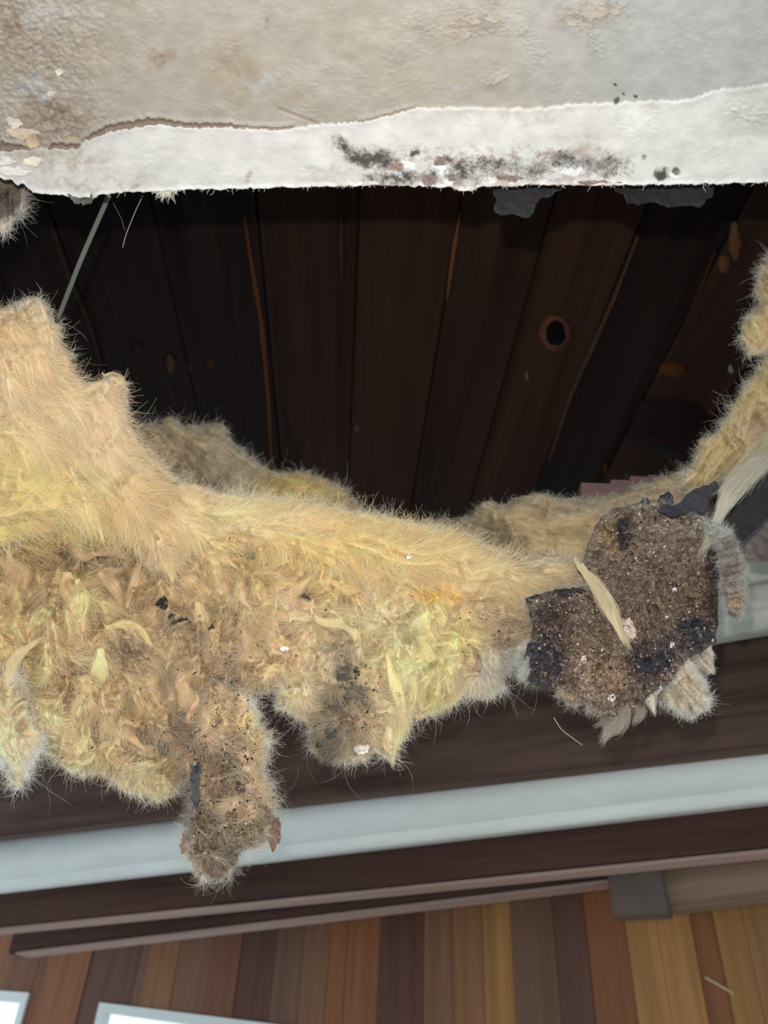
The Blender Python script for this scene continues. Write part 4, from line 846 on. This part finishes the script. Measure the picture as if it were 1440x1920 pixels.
# --- the dirty chunk hanging at the right
DP = [(1020, 1250, 34, 50, (52, 50, 58)), (1035, 1170, 30, 40, (70, 60, 58)), (1060, 1255, 30, 30, (74, 66, 66)), (1168, 1000, 12, 28, (52, 50, 54)), (1140, 1010, 16, 26, (150, 128, 92)), (1160, 970, 20, 20, (120, 104, 86)), (1335, 1090, 12, 100, (50, 42, 40)), (1300, 1190, 30, 30, (62, 62, 72)),  # the tall narrow right-edge entry paints the shadow band there
      (1220, 1225, 28, 24, (70, 62, 64)), (1200, 1240, 20, 30, (56, 54, 62)), (1250, 1235, 12, 20, (60, 62, 80)), (1110, 1260, 50, 36, (150, 128, 106)), (1090, 1310, 60, 16, (158, 140, 120)), (1200, 1130, 60, 50, (116, 100, 88)), (1180, 1060, 80, 40, (128, 112, 98)), (1280, 1000, 40, 30, (142, 130, 116)),
      (1220, 950, 60, 12, (140, 130, 116)), (1320, 985, 20, 16, (160, 160, 150)), (1240, 1080, 60, 50, (120, 102, 90)), (1140, 1200, 40, 30, (130, 112, 96)), (1180, 1310, 40, 20, (110, 94, 84)), (1100, 1050, 16, 30, (120, 108, 90)), (1270, 1140, 40, 30, (112, 94, 82)), (1180, 1370, 20, 20, (150, 138, 124))]
def cdirt(x, y):
    c = wool_col(x, y, DP, (126, 110, 96), 0.15) * 1.15
    return np.clip(c * (1 + 0.5 * noise(x / 4, y / 4, 3) + 0.35 * noise(x / 9, y / 9, 8))[..., None], 0.008, 0.6)
chunk = empty('insulation_chunk', P(1170, 1150, 0.70), 'brown dirt-caked insulation chunk with torn black paper hanging at the right', 'insulation')
Bc = body('dirt_slab', [(984, 1122), (1040, 1108), (1104, 1098), (1092, 1054), (1108, 1004), (1128, 968), (1148, 952), (1172, 950), (1200, 940), (1240, 938), (1290, 950), (1326, 968), (1344, 1000), (1345, 1060), (1346, 1130), (1343, 1205), (1318, 1226), (1296, 1228), (1284, 1250), (1270, 1276), (1240, 1296), (1222, 1330), (1196, 1330), (1170, 1330), (1148, 1356), (1126, 1346), (1096, 1326), (1060, 1318), (1030, 1288), (1002, 1282), (986, 1258), (990, 1215), (998, 1180), (994, 1150)],
          lambda x, y: 0.715 - 0.00012 * (y - 1150) + 0.00006 * (x - 1150), 0.020, 26, chunk, seed=50, amp=3, colf=cdirt, m=M_dirt, rough=0.7, strand=0.3, gran=1.8, step=2.2, bumps=[(1165, 1000, 12, 30, 0, -.008), (1140, 990, 22, 24, 30, .01), (1220, 1230, 26, 26, 0, .006), (1240, 1000, 70, 40, 0, .008), (1100, 1270, 40, 40, 0, .008)])
fibres(Bc, 9000, (5, 14), 4200, (6, 24), parent=Bc.o, lift=0.003, spread=1.6, r=0.00010)
# grey woolly fringes of the chunk
pale = [(1270, 1290, 50, 40, (196, 180, 150)), (1300, 1310, 30, 30, (206, 196, 176)), (1380, 1080, 30, 90, (140, 130, 118)), (1340, 1000, 30, 20, (158, 158, 148)), (1385, 1130, 16, 20, (186, 148, 124)), (1320, 1245, 16, 24, (186, 190, 150)), (990, 1230, 20, 40, (164, 166, 152))]
cp = lambda x, y: np.clip(wool_col(x, y, pale, (170, 160, 144)) * (1 + 0.3 * noise(x / 4, y / 4, 3))[..., None], 0.01, 0.8)
dpt = lambda v: (lambda x, y: v + 0 * x)
Bt = body('grey_tuft', [(1318, 975), (1350, 985), (1376, 1000), (1386, 1030), (1398, 1060), (1392, 1100), (1402, 1128), (1390, 1150), (1380, 1166), (1366, 1150), (1356, 1110), (1350, 1060), (1338, 1010), (1322, 1000)], dpt(0.70), 0.012, 16, chunk, seed=51, amp=4, colf=cp, m=M_dirt, rough=0.5, gran=1.0, step=2.2)
fibres(Bt, 5000, (5, 16), 2600, (5, 20), parent=Bt.o, lift=0.004, spread=1.4, r=0.0001)
Bt = body('pale_tuft', [(1240, 1300), (1262, 1262), (1290, 1232), (1300, 1250), (1310, 1270), (1326, 1290), (1332, 1316), (1310, 1340), (1290, 1350), (1270, 1330), (1250, 1316), (1232, 1318)], dpt(0.705), 0.012, 14, chunk, seed=52, amp=4, colf=cp, m=M_dirt, rough=0.5, gran=0.7, step=2.2)
fibres(Bt, 4000, (6, 20), 2600, (6, 26), parent=Bt.o, lift=0.004, spread=1.2, r=0.0001)
Bt = body('pale_tuft', [(1298, 1228), (1334, 1206), (1339, 1230), (1337, 1266), (1322, 1256), (1308, 1246)], dpt(0.712), 0.005, 9, chunk, seed=53, amp=2, colf=cp, rough=0.2, step=2.2)
fibres(Bt, 900, (8, 20), 500, (4, 12), parent=Bt.o, lift=0.002, r=0.0001)
Bt = body('grey_tuft', [(978, 1220), (996, 1204), (1014, 1218), (1010, 1250), (1000, 1276), (986, 1282), (975, 1256)], dpt(0.69), 0.010, 12, chunk, seed=54, amp=4, colf=cp, rough=0.5, step=2.2)
fibres(Bt, 2500, (6, 20), 1600, (6, 28), parent=Bt.o, lift=0.004, spread=1.2, r=0.0001)
lock_mesh([([(1180, 1320), (1160, 1345), (1135, 1380)], 14, [0.69, 0.685, 0.68], lin((150, 140, 128))), ([(1150, 1330), (1140, 1350), (1120, 1360)], 8, [0.69, 0.685, 0.68], lin((130, 118, 108))), ([(1205, 1320), (1200, 1340), (1190, 1355)], 8, [0.69, 0.685, 0.68], lin((140, 128, 116))), ([(1240, 1290), (1215, 1300), (1225, 1330)], 8, [0.69, 0.685, 0.68], lin((196, 190, 172)))], 'hanging_wisps', chunk, m=M_dirt, fib=400, r=0.0001)
# torn black paper on the chunk, and two dark strips painting shadows
def pscrap(parent, ol, px, py, dep, c=(42, 40, 43), curl=0.006, ax=0.5, name='black_paper_and_shade', n=16):
    return flake(ol, curl, px, py, 0.0, c, parent, name, ax, mt=M_paper, n=n, depth=dep, thick=0.0012, surf=Bc if abs(px - 1300) > 12 or py > 1100 else None)
pscrap(chunk, [(-70, 4), (-52, -10), (-34, 0), (-20, -20), (0, -36), (24, -48), (38, -52), (42, -40), (30, -22), (26, 2), (14, 12), (0, 4), (-20, 8), (-40, 16)], 1302, 954, 0.70, (44, 43, 48))
pscrap(chunk, [(-16, 6), (-8, -8), (4, -14), (16, -4), (14, 8), (0, 10)], 1248, 936, 0.70, (40, 42, 50))
pscrap(chunk, [(-10, 4), (0, -10), (10, -12), (12, 0), (2, 6)], 1205, 944, 0.695, (50, 50, 54))
pscrap(chunk, [(-8, -100), (4, -104), (8, -60), (9, 0), (8, 60), (4, 100), (-6, 96), (-9, 40), (-6, -20), (-11, -60)], 1338, 1108, 0.692, (44, 36, 34))  # dark strip painting the shadow band along the chunk's right edge
pscrap(chunk, [(-36, -40), (-10, -46), (16, -30), (30, 0), (26, 30), (0, 44), (-26, 34), (-38, 0)], 1022, 1248, 0.692, (46, 44, 50), 0.003)
pscrap(chunk, [(-30, -14), (0, -26), (30, -16), (34, 10), (6, 24), (-26, 16)], 1300, 1186, 0.692, (46, 45, 50), 0.004)
pscrap(chunk, [(-28, -8), (-8, -22), (20, -14), (28, 8), (10, 24), (-16, 18)], 1222, 1240, 0.688, (48, 47, 54), 0.004)
pscrap(chunk, [(-60, 6), (-20, -4), (20, -12), (60, -12), (62, -4), (20, 2), (-20, 10), (-58, 16)], 1045, 1116, 0.694, (40, 34, 34), 0.002)  # dark strip painting the yellow fold's cast shadow on the chunk
pscrap(chunk, [(-10, -26), (6, -30), (14, -6), (10, 24), (-4, 32), (-12, 4)], 1168, 1000, 0.689, (44, 44, 50), 0.003)
# crumbs caked on it
def crumbs(bodies, n, size, palette, parent, name, seed, dens=None, up_=0.0006):
    gg = np.random.default_rng(seed); Vs = []; Fs = []; Cs = []; k0 = 0
    oct_ = np.array([(1, 0, 0), (-1, 0, 0), (0, 1, 0), (0, -1, 0), (0, 0, 1), (0, 0, -1)], float)
    fo = np.array([(0, 2, 4), (2, 1, 4), (1, 3, 4), (3, 0, 4), (2, 0, 5), (1, 2, 5), (3, 1, 5), (0, 3, 5)])
    done = 0
    while done < n:
        b = bodies[gg.integers(len(bodies))]; jj, ii = np.nonzero(b.ins & (b.D > 4)); s = gg.integers(len(jj)); x, y = b.X[jj[s], ii[s]], b.Y[jj[s], ii[s]]
        if dens is not None and gg.random() > dens(x, y): done += 0.02; continue
        d = b.front[jj[s], ii[s]] - up_ * gg.uniform(0.5, 1.2); q = gg.normal(size=(3, 3)); q, _ = np.linalg.qr(q)
        sz = size[0] + (size[1] - size[0]) * gg.random() ** 3; vv = oct_ * gg.uniform(0.5, 1.3, (6, 1)) * sz * np.array([1, gg.uniform(0.4, 1), 0.5])
        Vs.append(P(x, y, d) + vv @ q.T); Fs.append(fo + k0); k0 += 6; Cs.append(np.tile(lin(palette[gg.integers(len(palette))]) * gg.uniform(0.7, 1.2), (6, 1))); done += 1
    o = mesh(name, np.concatenate(Vs), np.concatenate(Fs), M_crumb, parent, np.clip(np.concatenate(Cs), 0, 0.9), smooth=False); o['kind'] = 'stuff'
crumbs([Bc], 5200, (0.0005, 0.0026), [(96, 80, 70), (120, 104, 92), (70, 58, 52), (150, 130, 112), (176, 158, 138), (52, 44, 42), (110, 90, 78), (200, 190, 176), (136, 118, 104)], chunk, 'crumbs', 1)
dirtd = lambda x, y: float(np.clip(sum(g_ * gauss(x, y, *q) for g_, q in [(1, (310, 1385, 80, 30)), (.8, (430, 1460, 60, 80)), (.7, (360, 1180, 60, 60)), (.6, (430, 1250, 60, 60)), (.7, (660, 1310, 60, 90)), (.7, (420, 1590, 80, 60)), (.5, (570, 1100, 80, 40)), (.4, (230, 1250, 80, 50)), (.4, (930, 1170, 60, 40)), (.5, (200, 1400, 100, 40))]) + 0.06, 0, 1))
crumbs([L0, L2, L3, L0], 3600, (0.0003, 0.0019), [(50, 42, 38), (70, 58, 50), (40, 36, 36), (90, 72, 58), (60, 50, 44), (110, 80, 60), (190, 180, 168)], main, 'dirt_specks', 2, dirtd, 0.004)
crumbs([L1], 120, (0.0004, 0.0012), [(60, 50, 40), (90, 60, 40), (200, 180, 160)], main, 'dirt_specks', 4, None, 0.004)

# --- loose scraps lying on the wool: each its own thing
DARK = (46, 42, 44)
scr = [(302, 1130, 24, 22, DARK, 'small black paper scrap at the top of the dark debris on the torn underside'), (328, 1162, 46, 26, (54, 50, 54), 'largest black paper scrap, curled, in the middle of the torn underside'), (392, 1158, 8, 14, DARK, 'tiny black paper scrap to the right of the largest curled one, upper of two'),
       (393, 1174, 16, 12, DARK, 'tiny black paper scrap to the right of the largest curled one, lower of two'), (472, 1042, 32, 16, (104, 100, 92), 'grey felt scrap tucked under the lower edge of the yellow fold'), (218, 1393, 8, 18, DARK, 'slim black flake on the tan wool left of the dirt patch'), (251, 1382, 8, 12, DARK, 'small black flake just left of the dirt patch'),
       (330, 1384, 24, 22, (60, 52, 50), 'charcoal paper scrap in the middle of the dirt patch'), (597, 1380, 16, 44, (48, 46, 48), 'long black paper scrap on the lower left of the hanging lobe'), (618, 1372, 20, 30, (70, 72, 76), 'slate grey paper scrap beside the long black one on the hanging lobe'), (642, 1290, 32, 90, (92, 84, 78), 'brown-grey torn paper strip running down the hanging lobe'),
       (668, 1262, 10, 28, (44, 38, 36), 'narrow black flake beside the brown-grey paper strip'), (652, 1255, 24, 26, (84, 78, 72), 'grey paper scrap above the brown-grey strip'), (366, 1470, 18, 66, (74, 74, 78), 'long slate grey paper strip on the left of the hanging tail'), (450, 1475, 18, 20, (110, 94, 82), 'brown curled flake in the middle of the hanging tail'),
       (516, 1562, 20, 46, (112, 86, 72), 'brown bark-like flake on the right tip of the hanging tail'), (346, 1578, 20, 40, (140, 106, 84), 'rusty brown flake on the left side of the hanging tail'), (418, 1612, 34, 22, (104, 90, 78), 'dark brown scrap near the bottom of the hanging tail'), (408, 1636, 26, 24, (130, 112, 96), 'brown crumbly flake at the very bottom of the hanging tail'), (422, 1528, 34, 14, (122, 98, 80), 'flat reddish brown flake across the hanging tail'),
       (570, 1122, 22, 12, (96, 84, 76), 'grey felt scrap pressed into the wool below the yellow fold'), (438, 1282, 20, 30, (120, 104, 92), 'dull grey scrap above the neck of the hanging tail'), (965, 1052, 18, 12, (60, 54, 50), 'black flake on the thin end of the yellow fold'), (540, 1352, 0, 0, DARK, '')]
for i, (x, y, w_, h_, c, lb) in enumerate(scr):
    if not w_: continue
    d = min(depth_at(x, y), 0.72) if depth_at(x, y) > 5 else depth_at(x, y)
    d = min([d] + [v for v in (depth_at(x - w_ / 3, y), depth_at(x + w_ / 3, y), depth_at(x, y - h_ / 3), depth_at(x, y + h_ / 3)) if v < 5])
    o = flake(rnd_outline(w_, h_, 11, 300 + i, 0.42), 0.0022, x, y, 0.0004, c, None, 'paper_scrap', axis=i * 0.9, mt=M_paper, n=14, depth=d - 0.0025, thick=0.001, surf=body_at(x, y), up_=0.006)
    if o: tag(o, lb, 'scrap', 'dark scraps caught in the insulation')
chips = [(678, 1406, 30, 26, (238, 236, 232), 'largest white paint chip at the bottom of the hanging lobe'), (465, 1441, 18, 13, (232, 220, 212), 'pale pink-white paint chip on the hanging tail'), (533, 1216, 16, 10, (236, 230, 226), 'small white paint chip left of the hollow in the wool'), (767, 1044, 13, 9, (236, 226, 212), 'tiny pale chip on the yellow fold above the orange patch'),
         (1175, 1180, 38, 46, (196, 178, 166), 'pinkish torn plaster flake on the dirt-caked chunk at the end of the wool strand'), (1094, 1236, 10, 18, (226, 220, 212), 'small white chip on the lower left of the dirt-caked chunk'), (1147, 1308, 16, 14, (222, 212, 204), 'white chip near the bottom edge of the dirt-caked chunk'), (1264, 1106, 9, 10, (232, 230, 226), 'tiny bright chip at the centre right of the dirt-caked chunk'), (1260, 1210, 8, 12, (232, 230, 226), 'tiny bright chip above the bluish paper of the dirt-caked chunk')]
for i, (x, y, w_, h_, c, lb) in enumerate(chips):
    d = depth_at(x, y) if x < 1000 else 0.692
    o = flake(rnd_outline(w_, h_, 10, 400 + i, 0.28), 0.002, x, y, 0.0004, c, None, 'paint_chip', axis=i * 0.7, n=10, depth=d - 0.0025, thick=0.0014, surf=body_at(x, y) if x < 1000 else Bc, up_=0.006 if x < 1000 else 0.0012)
    if o: tag(o, lb, 'paint chip', 'paint chips caught in the insulation')
def stick(name, pts, dep, rad, c, label=None, cat=None, parent=None, group=None, S=6, m=None, flat=1.0):
    p = np.array(pts, float); C = P(p[:, 0], p[:, 1], np.array(dep, float) if np.ndim(dep) else np.full(len(p), dep))
    t = np.linspace(0, 1, len(C)); tt = np.linspace(0, 1, max(len(C) * 4, 8)); C = np.stack([np.interp(tt, t, C[:, q]) for q in range(3)], -1)
    for _ in range(3): C[1:-1] = (C[:-2] + 2 * C[1:-1] + C[2:]) / 4
    tg = np.gradient(C, axis=0); tg /= np.linalg.norm(tg, axis=1, keepdims=True); sd = np.cross(tg, [0.1, 0.2, 0.97]); sd /= np.linalg.norm(sd, axis=1, keepdims=True); up = np.cross(sd, tg)
    th = np.arange(S) / S * 2 * np.pi; V = (C[:, None] + rad * (np.cos(th)[None, :, None] * sd[:, None] + flat * np.sin(th)[None, :, None] * up[:, None])).reshape(-1, 3); n = len(C)
    fs = [(s * S + k, s * S + (k + 1) % S, (s + 1) * S + (k + 1) % S, (s + 1) * S + k) for s in range(n - 1) for k in range(S)] + [tuple(range(S))[::-1], tuple(range((n - 1) * S, n * S))]
    o = mesh(name, V, fs, m or M_crumb, parent, lin(c)); return tag(o, label, cat, group)
for i, (pts, c, lb) in enumerate([([(320, 1408), (335, 1400), (343, 1397)], (170, 110, 78), 'reddish wood splinter in the dirt patch, left of two'), ([(348, 1420), (358, 1413), (365, 1410)], (180, 118, 80), 'reddish wood splinter in the dirt patch, right of two'), ([(117, 1415), (126, 1416), (136, 1413)], (190, 120, 76), 'orange wood splinter on the lower left rim of the torn underside')]):
    d = depth_at(*pts[1]) - 0.003; stick('wood_splinter', pts, d, 0.0012, c, lb, 'splinter', group='wood splinters in the insulation')
# hanging strap and cobweb strands
stick('hanger_wire', [(205, 365), (185, 410), (150, 490), (125, 555), (106, 604)], [0.62, 0.63, 0.64, 0.66, 0.68], 0.0021, (92, 96, 92), 'grey flat hanger wire from the ceiling edge down to the yellow wool', 'wire', flat=0.5)
stick('cobweb_strand', [(268, 366), (252, 400), (236, 440), (230, 464)], 0.60, 0.0003, (150, 140, 128), 'bent pale fibre strand dangling below the ceiling edge', 'strand', S=5)
stick('cobweb_strand', [(212, 380), (228, 410), (234, 432)], 0.60, 0.0002, (110, 105, 98), 'short faint fibre strand crossing the bent one under the ceiling', 'strand', S=5)
stick('cobweb_strand', [(1038, 1345), (1052, 1368), (1075, 1385), (1092, 1397)], 0.685, 0.0003, (190, 180, 165), 'curling pale strand below the left of the dirt-caked chunk', 'strand', S=5)
stick('loose_straw', [(1322, 1832), (1370, 1860), (1445, 1900)], [2.2, 2.2, 2.2], 0.0035, (200, 180, 150), 'thin pale straw hanging before the far plank wall', 'straw', S=5)

# --- paper facing shreds under the ceiling edge, and the bit at the left edge
def hang(ol, px, py, dep, c, label, ax=0.2):
    o = flake(ol, 0.006, px, py, 0.0, c, None, 'facing_shred', ax, mt=M_paper, n=26, depth=dep, thick=0.0015); tag(o, label, 'paper', 'paper shreds under the ceiling edge'); return o
hang([(-40, -26), (44, -26), (60, -20), (90, -18), (66, -4), (46, 0), (38, 22), (24, 34), (4, 32), (-14, 30), (-30, 34), (-42, 18), (-34, 0)], 965, 372, 0.545, (26, 25, 27), 'wide grey black shred of paper facing hanging under the ceiling edge')
hang([(-100, -20), (100, -22), (94, 4), (80, 12), (66, 28), (44, 22), (14, 26), (-14, 20), (-40, 22), (-66, 20), (-80, 2)], 1242, 362, 0.545, (24, 22, 23), 'long grey torn paper shred under the ceiling edge, near the right')
hang([(-24, -10), (24, -10), (22, 6), (6, 8), (-10, 4)], 150, 376, 0.54, (80, 74, 70), 'small torn paper shred under the ceiling edge at the left')
ccn = lambda x, y: wool_col(x, y, [(15, 380, 24, 20, (84, 74, 74)), (5, 345, 30, 8, (120, 84, 66)), (10, 420, 26, 12, (196, 184, 160)), (40, 395, 10, 20, (186, 176, 156))], (140, 128, 110))
e5 = empty('insulation_scrap', P(10, 385, 0.58), 'small dark scrap with grey wool at the left edge under the ceiling', 'insulation')
Bs = body('wool', [(-80, 330), (-10, 332), (40, 352), (50, 368), (42, 388), (34, 404), (22, 420), (10, 432), (-10, 436), (-80, 440)], dpt(0.575), 0.012, 18, e5, seed=60, amp=3, colf=ccn, m=M_dirt, rough=0.4, gran=0.6, step=2.4)
fibres(Bs, 2200, (6, 20), 1200, (8, 34), parent=Bs.o, r=0.0001, lift=0.003)

# --- dark paper facing, grey plaster and brick-like kraft folds on the right
e6 = flake([(-30, 66), (-36, 40), (-10, 0), (20, -40), (60, -80), (110, -120), (260, -190), (420, -210), (430, -120), (240, -80), (110, -30), (60, 10), (30, 40), (10, 80), (-20, 84)], 0.01, 1376, 960, 0.0, (36, 30, 30), None, 'kraft_facing', 0.6, mt=M_paper, n=40, depth=0.80, thick=0.003)
tag(e6, 'dark brown kraft paper facing curling at the right edge', 'paper')
e7 = flake([(-60, -50), (120, -150), (460, -190), (470, 60), (120, 80), (-10, 84), (-40, 60)], 0.004, 1410, 970, 0.0, (112, 102, 98), None, 'plaster_fragment', 0.6, mt=M_dirt, n=50, depth=0.90, thick=0.008)
tag(e7, 'grey brown crumbling plaster fragment behind the kraft facing', 'plaster')
kf = None
kr = empty('cardboard_strip', P(1170, 905, 1.05), 'faded pinkish stepped cardboard strip over the far batt', 'cardboard')
for k, (x0, x1, y0_, y1_) in enumerate([(1090, 1148, 905, 950), (1146, 1184, 899, 946), (1182, 1218, 892, 942), (1216, 1262, 890, 935)]):
    c4 = [P(x0, y0_, 1.04 + .003 * k), P(x1, y0_ + 2, 1.04 + .003 * k), P(x1, y1_, 1.03), P(x0, y1_, 1.03)]; bk = [p_ + np.array([0, 0.008, 0.002]) for p_ in c4]
    mesh('folded_panel', np.array(c4 + bk), [(3, 2, 1, 0), (4, 5, 6, 7), (0, 1, 5, 4), (1, 2, 6, 5), (2, 3, 7, 6), (3, 0, 4, 7)], M_paper, kr, lin((118, 92, 90)), smooth=False)
print('built', len(bpy.data.objects))
